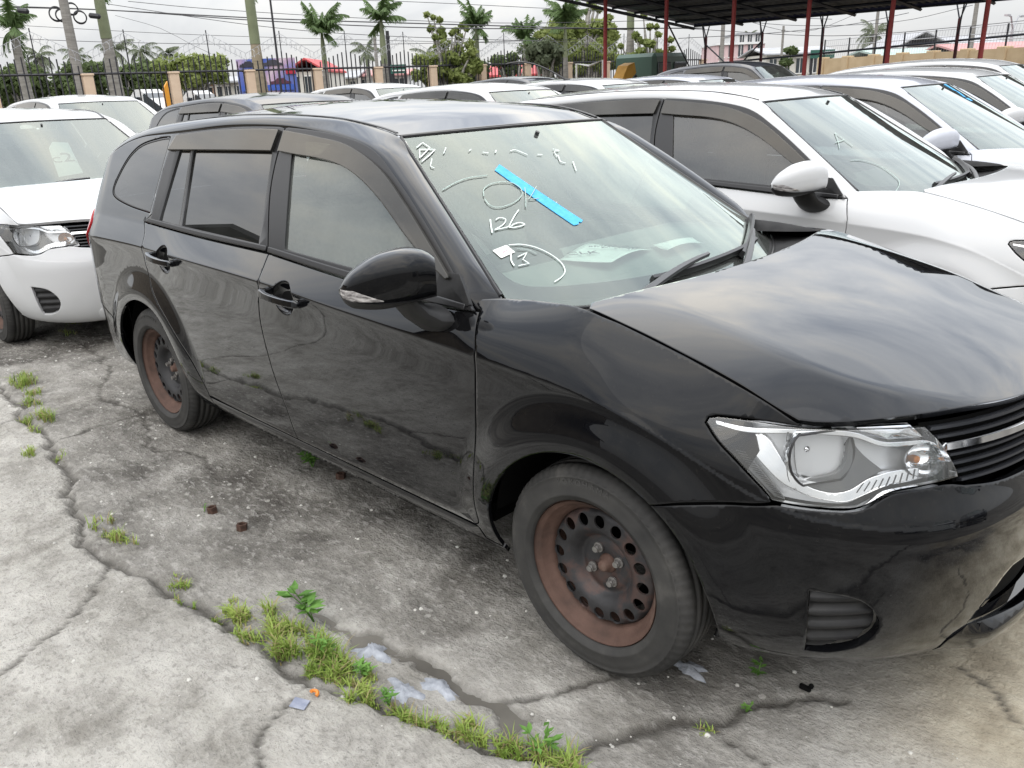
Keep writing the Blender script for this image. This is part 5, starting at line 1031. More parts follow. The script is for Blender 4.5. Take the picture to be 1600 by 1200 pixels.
for k in range(KMIN, KMAX+1):
    p = fpt(k); o = pil if first[0] else pil.copy()
    if not first[0]: link(o, fence)
    first[0] = False; o.location = p; o.rotation_euler = (0, 0, ang); o.scale = (1, 1, pz(k)/2.08)
    if k == KMAX: break
    q_ = fpt(k+1); nb = 14; zr = pz(k)+.02
    for i in range(1, nb):
        f = i/nb; x = p.lerp(q_, f); top = zr+.12+.36*(1-abs(2*f-1))**.9; o = bar0 if first[1] else bar0.copy()
        if not first[1]: link(o, fence)
        first[1] = False; o.location = (x.x, x.y, .3); o.scale = (1, 1, top-.3); o.rotation_euler = (0, 0, ang)
    rl = MB(); rl.tube([p+Vector((0, 0, zr)), q_+Vector((0, 0, zr))], .028, 4); rl.build('rail', IRON, fence); rl = MB(); rl.tube([p+Vector((0, 0, .9)), q_+Vector((0, 0, .9))], .02, 4); rl.build('rail', IRON, fence)
    # razor coil drawn up to a peak over each bay
    t_ = np.linspace(0, 1, 150); pk = zr+.42+.50*(1-np.abs(2*t_-1)); cp = np.array(p)[None]*(1-t_[:, None])+np.array(q_)[None]*t_[:, None]; rr = .115; th_ = t_*2*math.pi*15; perp = np.array((-dirf.y, dirf.x, 0))
    P = cp+perp*(rr*np.cos(th_))[:, None]; P[:, 2] = pk-.10+rr*np.sin(th_); rz_ = MB(); rz_.tube(P, .0045, 3, cap=False)
    for dz in (0, .17): rz_.tube([(*np.array(p)[:2], zr+.26+dz), (*((np.array(p)+np.array(q_))/2)[:2], zr+.76+dz), (*np.array(q_)[:2], zr+.26+dz)], .006, 3)
    rz_.build('razor_wire', WIRE, fence)
    mdp = (p+q_)/2; rl = MB(); rl.tube([mdp+Vector((0, 0, zr+.4)), mdp+Vector((0, 0, zr+1.0))], .014, 5); rl.build('wire_post', IRON, fence)
# vegetation
TRUNKG = noisy('palm_trunk_grey', [(.3, (.17, .16, .145)), (.7, (.30, .29, .265))], 3, .9, stretch=(1, 1, 6)); TRUNKB = noisy('palm_trunk_brown', [(.3, (.22, .185, .13)), (.7, (.32, .275, .20))], 3, .9, stretch=(1, 1, 6)); SHAFT = noisy('crownshaft_green', [(.3, (.15, .17, .10)), (.7, (.22, .25, .15))], 2, .5)
PALMA = leafmat('palm_leaf_fresh', (.085, .14, .05), (.17, .25, .10), .6, .4); PALMB = leafmat('palm_leaf_dusty', (.10, .125, .075), (.18, .21, .125), .6, .4)
def frond(V, F, o, az, L, el, droop, r0, nl=26, ll=.42):
    o = np.array(o); p = o.copy(); pts = [p.copy()]; e_ = el; n = 9
    for i in range(n):
        p = p+np.array((math.cos(az)*math.cos(e_), math.sin(az)*math.cos(e_), math.sin(e_)))*L/n; e_ -= droop/n; pts.append(p.copy())
    pts = np.array(pts); side_v = np.array((-math.sin(az), math.cos(az), 0)); b0 = len(V)
    for i, q in enumerate(pts): w_ = .025*(1-i/n)+.004; V += [q-side_v*w_, q+side_v*w_]
    for i in range(n): F.append((b0+2*i, b0+2*i+1, b0+2*i+3, b0+2*i+2))
    for k in range(nl*2):
        f = .15+.85*(k//2)/nl; i = min(int(f*n), n-1); q = pts[i]+(pts[i+1]-pts[i])*(f*n-i); t_ = (pts[i+1]-pts[i]); t_ /= np.linalg.norm(t_); sg = 1 if k % 2 else -1; l_ = ll*math.sin(math.pi*min(1, .22+f*.72))*r0.uniform(.8, 1.15); d_ = side_v*sg*r0.uniform(.35, .9)+t_*.6+np.array((0, 0, -.55-.5*r0.random())); d_ /= np.linalg.norm(d_); w_ = t_*.03; b1 = len(V); V += [q-w_, q+w_, q+d_*l_*.6+w_*.8+np.array((0, 0, -.02)), q+d_*l_]; F.append((b1, b1+1, b1+2, b1+3))
def palm(u, depth, vtop, label, kind='royal', seed=0, r_b=.16, vshaft=None, fr=12, L=2.0, tm=None, lean=(0, 0)):
    r0 = np.random.default_rng(seed); p = spot(u, depth); zt = hgt(u, vtop, depth); root_ = empty('palm_tree', p); tag(root_, label, 'palm tree', 'palm trees behind the fence'); zs = hgt(u, vshaft, depth) if vshaft else zt*.8
    tk = MB(); zz_ = np.linspace(0, zs, 9); tk.tube(np.stack([lean[0]*zz_/zs, lean[1]*zz_/zs, zz_], 1), r_b*(1-.35*(zz_/zs))*(1+.12*np.sin(zz_*1.3)), 10); tk.build('trunk', tm or TRUNKG, root_, smooth=True)
    if zt-zs > .05: tk = MB(); tk.tube([(*lean, zs), (*lean, (zs+zt)/2), (*lean, zt)], [r_b*.66, r_b*.62, r_b*.3], 10); tk.build('crownshaft', SHAFT if kind == 'royal' else TRUNKG, root_, smooth=True)
    V, F = [], []
    for i in range(fr):
        el = (r0.uniform(1.0, 1.54) if r0.random() < .84 else r0.uniform(-.6, .7)) if kind == 'royal' else r0.uniform(-.35, 1.2); frond(V, F, (*lean, zt-.05), i*2.4+r0.uniform(-.3, .3), L*r0.uniform(.5, 1.0), el, r0.uniform(.5, 2.0) if kind == 'royal' else r0.uniform(1.0, 1.8), r0, ll=.30*L)
    mk('crown', V, F, PALMA if kind == 'royal' else PALMB, root_, smooth=False); return root_
palm(45, 25, 46, 'slim royal palm at the left edge, crown cut by the picture', 'royal', 1, .20, 62, 14, 1.25)
palm(184, 24, -45, 'thick royal palm trunk right of the utility pole, grey below and green above', 'royal', 2, .24, 62, 12, 1.6)
palm(409, 24, -60, 'thick brown royal palm trunk in front of the billboard', 'royal', 3, .22, 70, 12, 1.6, TRUNKB)
palm(512, 26, 52, 'royal palm with full crown right of the red roof', 'royal', 4, .12, 100, 20, 1.25)
palm(604, 26, 34, 'royal palm with thin crown touching the picture top, behind the fence', 'royal', 5, .15, 100, 14, 1.25)
palm(748, 28, 42, 'royal palm with upright crown above the leafy bush tree', 'royal', 6, .12, 95, 20, 1.15)
palm(822, 30, 62, 'royal palm with drooping crown in front of the big green tree, left side', 'royal', 7, .13, 90, 18, 1.25)
palm(884, 29, 40, 'royal palm with spread crown in the middle of the big green tree', 'royal', 8, .12, 90, 18, 1.35)
palm(984, 31, -40, 'tall royal palm trunk between the red canopy posts', 'royal', 9, .22, 48, 12, 1.6)
for i, (u, v, d_, L_, lb) in enumerate(((76, 86, 60, 1.9, 'coconut palm leaning in the wind, first from the left edge'), (134, 88, 62, 1.8, 'coconut palm seen between utility pole and thick trunk'), (192, 78, 60, 2.0, 'coconut palm just right of the thick green trunk'), (232, 80, 64, 2.0, 'coconut palm in the middle of the far left group'), (270, 86, 60, 1.8, 'coconut palm at the right end of the far left group'), (578, 78, 55, 1.7, 'coconut palm far off, left of the thin pole pair'), (672, 84, 60, 1.6, 'low coconut palm behind the leafy bush tree'), (1357, 52, 70, 2.4, 'coconut palm far off between houses on the right'), (1166, 56, 95, 1.3, 'tiny palm on the white house roof line'))): palm(u, d_, v, lb, 'coco', 20+i, .2, v+6, 15, L_)
LEAFA = leafmat('tree_leaf_bright', (.15, .20, .05), (.32, .37, .13), 1.2, .5); LEAFB = leafmat('tree_leaf_dark', (.06, .09, .035), (.15, .20, .075), 1.2, .45)
def tree(name, u, depth, blobs, label, m, seed, leaf=.16, dens=420, trunk_r=.12, cat='tree', group='trees behind the fence'):
    """blobs: (u, v, radius px) clumps; each at its own distance behind the fence"""
    r0 = np.random.default_rng(seed); p = spot(u, depth); root_ = empty(name, p); tag(root_, label, cat, group); V, F = [], []; tk = MB(); px2m = depth/FPX
    for bu, bv, br in blobs:
        dd = depth+r0.uniform(-.8, .8)*br*px2m; c = at(bu, bv, dd)-p; c = np.array(c); R_ = br*px2m; k = np.array((0, 0, c[2]*.35)); tk.tube([(0, 0, 0), k+np.array((c[0], c[1], 0))*.15, c*np.array((.65, .65, .8)), c], [trunk_r, trunk_r*.8, trunk_r*.4, trunk_r*.12], 6)
        for i in range(int(1.7*dens*max(.35, (br/16)**2))):
            d_ = r0.normal(0, 1, 3); d_ /= np.linalg.norm(d_); q = c+d_*R_*r0.uniform(.35, 1.05)*np.array((1, 1, .85)); a_ = r0.normal(0, 1, 3); a_ /= np.linalg.norm(a_); b2 = np.cross(a_, d_); b2 /= np.linalg.norm(b2)+1e-6; s_ = leaf*r0.uniform(.6, 1.25); b1 = len(V); V += [q-a_*s_*.5, q+b2*s_*.3, q+a_*s_*.5, q-b2*s_*.3]; F.append((b1, b1+1, b1+2, b1+3))
    tk.build('trunk', TRUNKG, root_, smooth=True); mk('crown', V, F, m, root_, smooth=False); return root_
def rb(seed, u0, u1, v0, v1, n, r0_, r1_):
    r = np.random.default_rng(seed); return [(r.uniform(u0, u1), r.uniform(v0, v1), r.uniform(r0_, r1_)) for _ in range(n)]
tree('leafy_tree', 700, 27, [(667, 23, 4), (677, 27, 4), (687, 31, 5), (673, 45, 6), (690, 48, 7), (680, 58, 5), (692, 58, 6), (707, 52, 5), (713, 47, 4), (721, 41, 4), (729, 45, 4), (696, 68, 8), (718, 58, 6), (716, 76, 10), (734, 70, 9), (700, 88, 14), (728, 92, 15), (675, 92, 12), (655, 95, 12), (745, 100, 10), (690, 110, 15), (720, 112, 16), (668, 112, 12), (682, 74, 6), (737, 82, 10)]+rb(71, 648, 748, 86, 126, 16, 9, 14), 'loose leafy tree with round leaf tufts, behind the fence centre', LEAFA, 31, .15, 260)
tree('leafy_tree', 905, 33, rb(1, 850, 955, 38, 112, 46, 11, 19)+[(923, 5, 5), (929, 12, 5), (918, 18, 5), (936, 15, 5), (901, 22, 8), (951, 28, 6), (953, 42, 6), (905, 35, 8), (958, 60, 8), (953, 78, 12), (840, 55, 6)], 'big bright green tree behind royal palms and red post', LEAFA, 32, .2, 240, .25)
tree('leafy_tree', 1015, 30, [(1005, 24, 5), (1016, 42, 6), (1026, 42, 4), (1028, 54, 5), (1007, 66, 5), (1016, 68, 8), (993, 55, 6), (998, 62, 6), (970, 72, 4), (1000, 82, 10), (1028, 85, 10), (1040, 82, 6), (1048, 62, 5), (1050, 76, 5), (985, 92, 12), (1010, 96, 14), (1035, 96, 10), (968, 92, 8)], 'thin tree with separate leaf tufts between two red posts', LEAFA, 33, .16, 260)
tree('shady_tree', 850, 27, rb(3, 832, 870, 68, 112, 9, 9, 14), 'dusty arching bush tree in front of the big green tree', PALMB, 34, .22, 220)
tree('shady_tree', 800, 34, rb(4, 770, 832, 70, 112, 10, 8, 13), 'dark bushy growth left of the big green tree', LEAFB, 35, .2, 200)
for i, (u0, u1, v0, v1, lb) in enumerate(((0, 75, 108, 155, 'dark bushes behind the left end of the fence'), (70, 150, 108, 155, 'dark bushes behind the fence at the utility pole foot'), (150, 260, 104, 150, 'green bushes behind the fence under the coconut palms'), (255, 345, 95, 130, 'bright green bushes behind the fence before the houses'), (690, 752, 104, 132, 'low dark bushes under the loose leafy tree'), (840, 945, 106, 130, 'low dark bushes under the big green tree'), (1190, 1245, 78, 100, 'small bushes beside the pink building'))):
    tree('bush', (u0+u1)/2, 38, rb(40+i, u0, u1, v0, v1, 24 if i < 4 else 12, 12, 19) if i < 6 else rb(46, u0, u1, v0, v1, 5, 5, 9), lb, LEAFB if i != 3 else LEAFA, 50+i, .26, 170, .1, 'bush', 'bushes behind the fence')
# poles and overhead lines
POLEM = noisy('weathered_pole', [(.3, (.19, .18, .165)), (.7, (.29, .28, .26))], 3, .9, stretch=(1, 1, 8))
def pole(u, depth, vtop, r_, label, m=POLEM):
    z = hgt(u, vtop, depth); b_ = MB(); b_.tube([(0, 0, 0), (0, 0, z*.5), (0, 0, z)], [r_, r_*.85, r_*.7], 10); b_.box((0, 0, z-.25), (.08, .9 if r_ > .1 else .2, .09), (0, 0, ang)); o = b_.build('utility_pole', m, smooth=False); o.location = spot(u, depth); return tag(o, label, 'pole', 'poles behind the fence')
pole(130, 23, -60, .16, 'wooden utility pole with cable coils at upper left'); pole(592, 40, 53, .10, 'short thin pole left of the thin-crowned royal palm'); pole(612, 34, 50, .10, 'short thin dark pole right of the thin-crowned royal palm', IRON); pole(440, 22, -30, .035, 'very thin steel mast in front of the red roof', IRON)
pole(1126, 38, 10, .12, 'utility pole behind the first dark canopy post'); pole(1219, 48, 42, .09, 'slim far pole left of the green village sign'); pole(1362, 44, -20, .10, 'slim pole right of the far coconut palm'); pole(1512, 40, -10, .13, 'utility pole at far right between red posts')
for i, (du, v, r_) in enumerate(((-18, 22, .19), (-9, 24, .17), (6, 14, .16), (19, 27, .17))):
    b_ = MB(); t_ = np.linspace(0, 2*math.pi, 33); c = at(98+du+8, v, 22.6)
    for k in range(3): b_.tube(np.stack([c.x+r_*.96*np.cos(t_)*dirf.x+.01*k, c.y+r_*.96*np.cos(t_)*dirf.y, c.z+(r_-.012*k)*np.sin(t_)], 1), .016, 5, cap=False)
    tag(b_.build('cable_coil', IRON, smooth=True), ('black cable coil hung left of the utility pole, outer one', 'black cable coil hung left of the utility pole, inner one', 'small black cable coil behind the utility pole top', 'black cable coil hung right of the utility pole')[i], 'cable coil', 'cable coils at the utility pole')
for i, (du, v) in enumerate(((-62, 17), (50, 25))):
    c0, c1 = at(98+du-9, v-1, 22.6), at(98+du+9, v+1, 22.6); b_ = MB(); b_.tube([c0, c0.lerp(c1, .1), c0.lerp(c1, .9), c1], [.03, .07, .07, .03], 8); tag(b_.build('splice_box', IRON, smooth=True), ('black splice box on the wire left of the utility pole', 'black splice box on the wire right of the utility pole')[i], 'splice box', 'splice boxes on the wires')
WIREM = mat('overhead_cable', (.05, .05, .055), .6)
for i, (pts, r_) in enumerate((([(-60, 8), (130, 14), (420, 29), (700, 38), (980, 46)], .022), ([(-60, 10), (170, 16), (420, 33), (700, 44), (1100, 44)], .020), ([(160, 5), (400, 40), (600, 56), (900, 66)], .012), ([(200, 2), (330, 14), (560, 28), (800, 36), (1100, 30)], .012), ([(-60, 56), (180, 66), (520, 70), (900, 62)], .012), ([(0, 38), (300, 54), (640, 64), (960, 70)], .010), ([(180, 24), (250, 44), (300, 70), (330, 84)], .008), ([(420, 0), (620, 2), (960, 18), (1300, 30)], .012), ([(1060, 60), (1200, 52), (1330, 38), (1420, 20)], .014), ([(1060, 44), (1300, 56), (1500, 42), (1660, 26)], .014), ([(1130, 30), (1250, 40), (1400, 34), (1520, 8)], .012), ([(1000, 28), (1120, 22), (1250, 50), (1362, 12)], .010))):
    q_ = spl([np.array((u, v)) for u, v in pts], 25.); P = np.array([at(u, v, 26+i*.6) for u, v in q_]); b_ = MB(); b_.tube(P, r_*.8, 4); tag(b_.build('overhead_wire', WIREM), ('thickest overhead wire crossing from the upper left edge', 'second overhead wire just below the thickest one', 'overhead wire sloping down from beside the thick trunk', 'thin overhead wire near the top, left of centre', 'lowest overhead wire passing over the coconut palms', 'faint overhead wire above the coconut palms', 'short drop wire slanting steeply at upper left', 'topmost overhead wire from centre to canopy', 'overhead wire slanting up left of the far coconut palm', 'lowest overhead wire right of the canopy', 'overhead wire sagging between canopy posts', 'faint overhead wire dipping behind the canopy')[i], 'wire', 'overhead wires')

# ------------------------------------------------------------------ canopy on the right
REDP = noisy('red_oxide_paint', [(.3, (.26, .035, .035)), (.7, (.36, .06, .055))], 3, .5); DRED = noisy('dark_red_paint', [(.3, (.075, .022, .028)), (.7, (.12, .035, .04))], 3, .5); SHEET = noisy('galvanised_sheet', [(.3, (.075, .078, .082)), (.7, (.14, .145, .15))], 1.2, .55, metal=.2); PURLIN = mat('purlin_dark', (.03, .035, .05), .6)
can = empty('carport_canopy', spot(1256, 20)); tag(can, 'large open canopy with corrugated roof on red steel posts at upper right', 'canopy'); co = can.location.copy()
fr_p = [spot(800+FPX*(.11+k*.0625)/(1-k*.0447), 24*(1-k*.0447)) for k in range(6)]; fr_p = [spot(u, d_) for u, d_ in ((945.5, 24), (1038.5, 22.9), (1141.4, 21.8), (1256, 20.8), (1384, 19.7), (1529, 18.6))]
bk_p = [spot(u, d_) for u, d_ in ((1100.5, 29.5), (1187, 28.0), (1280, 26.5), (1380, 25.2), (1489, 24.0))]
def strut(name, a_, b2, r_, m, n=8): t_ = MB(); t_.tube([Vector(a_)-co, Vector(b2)-co], r_, n); return t_.build(name, m, can, smooth=True)
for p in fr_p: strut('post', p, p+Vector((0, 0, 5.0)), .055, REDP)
E0, E1 = at(1085, 36, 29.0), at(1515, 0, 22.8); far_dir = (E1-E0); zf = (E0.z+E1.z)/2; E0.z = zf; E1.z = zf
for p in bk_p:
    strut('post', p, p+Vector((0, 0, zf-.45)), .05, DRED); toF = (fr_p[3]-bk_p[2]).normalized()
    strut('brace', p+Vector((0, 0, zf-.9)), p+Vector((0, 0, zf-.1))+toF*.8, .022, PURLIN, 5); strut('brace', p+Vector((0, 0, zf-.5)), p+Vector((0, 0, zf+.1))+far_dir.normalized()*.18, .022, PURLIN, 5); strut('brace', p+Vector((0, 0, zf-.5)), p+Vector((0, 0, zf+.1))-far_dir.normalized()*.18, .022, PURLIN, 5)
strut('brace', bk_p[0]+Vector((0, 0, .6)), bk_p[1]+Vector((0, 0, 2.6)), .025, PURLIN, 5); strut('brace', bk_p[0]+Vector((0, 0, 2.6)), bk_p[1]+Vector((0, 0, .9)), .025, PURLIN, 5); strut('brace', fr_p[1]+Vector((0, 0, 3.0)), bk_p[0]+Vector((0, 0, .9)), .025, PURLIN, 5)
strut('tie_rail', bk_p[0]+Vector((0, 0, 1.95)), bk_p[4]+(bk_p[4]-bk_p[0])*.6+Vector((0, 0, 2.45)), .035, PURLIN, 6)
far_u = far_dir.copy(); far_u.z = 0; Lr = far_u.length*1.5; far_u.normalize(); L0 = at(1000, 0, 22.0); nr = Vector((-far_u.y, far_u.x, 0)); nr = nr if nr.dot(CAMP-E0) > 0 else -nr
Wd = 9.0; rise = .9; V, F = [], []; nx, ny = 240, 6
for i in range(nx+1):
    for j in range(ny+1):
        f = i/nx; q_ = E0+far_u*(Lr*f)+nr*(Wd*j/ny); V.append((q_.x-co.x, q_.y-co.y, zf+rise*j/ny+.035*math.sin(i*math.pi/2*1.0)-co.z))
F = [(i*(ny+1)+j, (i+1)*(ny+1)+j, (i+1)*(ny+1)+j+1, i*(ny+1)+j+1) for i in range(nx) for j in range(ny)]
rf = mk('roof_sheet', V, F, SHEET, can, smooth=True)
for j in range(9):
    f = j/8; a_ = E0+nr*(Wd*f); strut('purlin', Vector((a_.x, a_.y, zf+rise*f-.08)), Vector((a_.x+far_u.x*Lr, a_.y+far_u.y*Lr, zf+rise*f-.08)), .04, PURLIN, 4)
for i in range(8):
    a_ = E0+far_u*(Lr*i/7); strut('rafter', Vector((a_.x, a_.y, zf-.16)), Vector((a_.x+nr.x*Wd, a_.y+nr.y*Wd, zf+rise-.16)), .05, PURLIN, 4)
fx = MB(); a_ = E0; b2 = E0+far_u*Lr; fx.tube([Vector((a_.x, a_.y, zf))-co, Vector((b2.x, b2.y, zf))-co], .09, 4); fx.build('fascia', mat('navy_fascia', (.035, .04, .11), .5), can); fx = MB(); b2 = E0+nr*Wd; fx.tube([Vector((a_.x, a_.y, zf))-co, Vector((b2.x, b2.y, zf+rise))-co], .07, 4); fx.build('fascia', mat('pale_fascia', (.55, .56, .66), .5), can)

# ------------------------------------------------------------------ tan yard wall with wire fence on the right, houses, signs, vehicles beyond
TANW = noisy('tan_wall', [(.3, (.44, .33, .20)), (.7, (.54, .42, .27))], 2, .9)
w0, w1 = spot(1285, 33), spot(1700, 23); wl = MB(); dw = (w1-w0); aw = math.atan2(dw.y, dw.x); wl.box((0, 0, 1.02), (dw.length, .2, 2.04)); wl = wl.build('boundary_wall', TANW); wl.location = (w0+w1)/2; wl.rotation_euler = (0, 0, aw); tag(wl, 'low tan boundary wall with wire fence on top at right', 'wall')
for k in range(9):
    b_ = MB(); x = -dw.length/2+dw.length*k/8; b_.box((x, 0, 1.05), (.34, .34, 2.1), bev=.02); b_.build('pier', TANW, wl)
    b_ = MB(); b_.tube([(x, 0, 2.0), (x, 0, 2.75)], .03, 6); b_.build('fence_post', IRON, wl)
for z in (2.3, 2.5, 2.72): b_ = MB(); b_.tube([(-dw.length/2, 0, z), (dw.length/2, 0, z)], .012, 4); b_.build('fence_wire', WIRE, wl)
for k in range(96): x = -dw.length/2+dw.length*k/95; b_ = MB(); b_.tube([(x, 0, 2.05), (x+.10, 0, 2.7)], .005, 3); b_.build('mesh_wire', WIRE, wl)
def house(u0, u1, depth, vb, vt, wallm, roofm, label, roof='gable', over=.06, nw=3, roofv=None, cat='house', dpt=6.0, floors=1):
    """building whose face spans columns u0..u1 at that distance; eaves at row vt, ridge at row roofv"""
    p0, p1 = spot(u0, depth), spot(u1, depth); d_ = p1-p0; L = d_.length; c = (p0+p1)/2; an = math.atan2(d_.y, d_.x); zt = hgt((u0+u1)/2, vt, depth); b_ = MB(); b_.box((0, dpt/2, zt/2), (L, dpt, zt)); o = b_.build('house', wallm); o.location = c; o.rotation_euler = (0, 0, an); tag(o, label, cat, 'buildings beyond the fence')
    zr = hgt((u0+u1)/2, roofv, depth) if roofv else zt+.2; e_ = over*L
    if roof == 'gable': b_ = MB(); b_.prism([(-.6, zt-.05), (dpt/2, zr), (dpt+.6, zt-.05), (dpt+.6, zt+.05), (dpt/2, zr+.1), (-.6, zt+.05)], -L/2-e_, L/2+e_, 0)
    elif roof == 'front': b_ = MB(); b_.prism([(-L/2-e_, zt-.05), (0, zr), (L/2+e_, zt-.05), (L/2+e_, zt+.05), (0, zr+.1), (-L/2-e_, zt+.05)], -.5, dpt, 1)
    else: b_ = MB(); b_.box((0, dpt/2, zt+.08), (L+e_, dpt+.4, .18)); 
    b_.build('roof', roofm, o)
    for fl in range(floors):
        for k in range(nw):
            x = -L/2+L*(k+.5)/nw; zc_ = zt*(fl+.62)/floors if floors > 1 else min(zt-.75, zt*.72); wn = MB(); wn.box((x, -.02, zc_), (min(1.1, L/nw*.5), .08, 1.0)); wn = wn.build('window', mat('house_pane', (.05, .06, .07), .15), o); fm = MB(); ww = min(1.1, L/nw*.5)
            fm.box((x, -.05, zc_+.53), (ww+.14, .1, .07)); fm.build('frame', mat('white_frame', (.75, .75, .73), .6), wn); fm = MB(); fm.box((x, -.07, zc_-.54), (ww+.18, .14, .07)); fm.build('sill', MATS['white_frame'], wn); fm = MB(); fm.box((x, -.065, zc_), (.05, .02, .98)); fm.build('mullion', MATS['white_frame'], wn)
    return o
CREAM = noisy('cream_wall', [(.3, (.60, .58, .52)), (.7, (.70, .68, .63))], 1, .9); PINKW = noisy('pink_wall', [(.3, (.58, .42, .43)), (.7, (.66, .50, .50))], 1, .9); WHITEW = noisy('white_wall', [(.3, (.66, .67, .67)), (.7, (.76, .77, .77))], 1, .9); TANH = noisy('salmon_wall', [(.3, (.50, .34, .25)), (.7, (.60, .42, .32))], 1, .9); GREYR = noisy('grey_sheet_roof', [(.3, (.30, .31, .33)), (.7, (.42, .43, .45))], 1, .6); REDR = noisy('red_sheet_roof', [(.3, (.40, .05, .06)), (.7, (.52, .09, .09))], 1, .55); ROSER = noisy('rose_sheet_roof', [(.3, (.42, .20, .20)), (.7, (.52, .27, .26))], 1, .6); GREENR = noisy('pale_green_roof', [(.3, (.30, .40, .37)), (.7, (.40, .50, .46))], 1, .6)
house(278, 338, 52, 150, 131, TANH, GREYR, 'salmon house with low grey roof behind the parked vans', roofv=125)
house(338, 378, 50, 150, 128, CREAM, GREYR, 'cream house left of the billboard', roofv=121)
house(455, 512, 46, 150, 112, CREAM, REDR, 'house with bright red roof right of the billboard', roof='front', roofv=94)
house(515, 560, 60, 150, 122, CREAM, GREYR, 'pale house between two royal palms behind the fence', roofv=112)
house(548, 640, 62, 150, 118, WHITEW, ROSER, 'white house with rusty low roof behind the green sign', roofv=110)
house(760, 842, 44, 150, 118, CREAM, REDR, 'house with red roof behind the fence, right of the leafy tree', roofv=103)
house(1118, 1192, 75, 120, 70, PINKW, WHITEW, 'pink three storey building behind the canopy posts', 'flat', nw=5, floors=3)
house(1150, 1186, 85, 120, 55, WHITEW, GREYR, 'white upper storey house behind the pink building', 'flat', nw=3, floors=4)
house(1196, 1300, 60, 120, 84, CREAM, GREYR, 'long pale low building behind the canopy', nw=5, roofv=74)
house(1395, 1475, 62, 110, 74, WHITEW, GREYR, 'white house with grey gable roof at right', nw=4, roofv=52, roof='front')
house(1380, 1500, 46, 110, 88, WHITEW, GREENR, 'long shed with pale green roof behind the tan wall', nw=4, roofv=76)
house(1510, 1660, 44, 105, 84, CREAM, ROSER, 'shed with rose red roof at the right edge', nw=3, roofv=66)
house(1470, 1560, 66, 105, 72, CREAM, GREYR, 'pale house behind the rose roofed shed', nw=3, roofv=56)
# billboard: cars on blue and violet
def board(u0, u1, depth, v0, v1, m, label, name='billboard', post=True):
    p0, p1 = spot(u0, depth), spot(u1, depth); d_ = p1-p0; L = d_.length; z1, z0 = hgt((u0+u1)/2, v0, depth), hgt((u0+u1)/2, v1, depth); b_ = MB(); b_.box((0, 0, (z0+z1)/2), (L, .08, z1-z0)); o = b_.build(name, m); o.location = (p0+p1)/2; o.rotation_euler = (0, 0, math.atan2(d_.y, d_.x)); tag(o, label, 'sign')
    for s_ in (-.4, .4): b_ = MB(); b_.tube([(L*s_, .1, 0), (L*s_, .1, z0+.1)], .06, 6); b_.build('post', IRON, o)
    return o, L, z0, z1
BB = mat('billboard_print', (.2, .2, .3), .5); t = BB.node_tree; n_, r_ = ramp_noise(BB, .55, [(.32, (.05, .10, .42)), (.44, (.16, .20, .50)), (.52, (.50, .36, .52)), (.60, (.66, .56, .62)), (.72, (.08, .07, .16))], 3, .5, dist=1.0); t.links.new(r_.outputs[0], t.nodes['Principled BSDF'].inputs['Base Color'])
bb, L, z0, z1 = board(376, 466, 26, 92, 147, BB, 'blue and violet billboard with pictures of cars behind the brown palm trunk')
for i, (cx, cz_, s_, cl) in enumerate(((-.30, .78, .30, (.03, .03, .05)), (.12, .80, .36, (.05, .05, .07)), (-.18, .30, .34, (.32, .06, .08)), (.22, .28, .36, (.10, .03, .06)), (.0, .10, .9, (.05, .12, .50)), (.42, .55, .16, (.45, .02, .05)))):
    m_ = mat('billboard_ink_%d' % i, cl, .5); b_ = MB(); w_ = L*s_; h_ = (z1-z0)*.16; x0 = cx*L-w_/2; zc_ = z0+(z1-z0)*cz_
    pl_ = [(x0, zc_), (x0+w_*.06, zc_+h_*.45), (x0+w_*.25, zc_+h_*.55), (x0+w_*.38, zc_+h_), (x0+w_*.68, zc_+h_), (x0+w_*.82, zc_+h_*.5), (x0+w_, zc_+h_*.4), (x0+w_, zc_)] if i < 4 else [(x0, zc_), (x0, zc_+h_), (x0+w_, zc_+h_), (x0+w_, zc_)]
    b_.prism(pl_, -.075-.004*i, -.045, 1); b_.build('printed_picture', m_, bb)
SG = mat('sign_green', (.02, .10, .075), .5); sg1, L, z0, z1 = board(1264, 1301, 38, 78, 91, SG, 'green village sign with white lettering behind the canopy', 'road_sign')
text_mesh('lettering', 'CHATEAU MARGOT', mat('sign_white', (.8, .8, .78), .6), sg1, frame((0, -.06, (z0+z1)/2), (1, 0, 0), (0, -1, 0)), L*.105, .01)
sg2, L, z0, z1 = board(613, 637, 32, 101, 115, SG, 'small green sign board left of the loose leafy tree', 'road_sign')
for k, f in enumerate((.72, .34)): b_ = MB(); b_.box((0, -.05, z0+(z1-z0)*f), (L*.8, .02, (z1-z0)*.14)); b_.build('lettering_line', MATS['sign_white'], sg2)
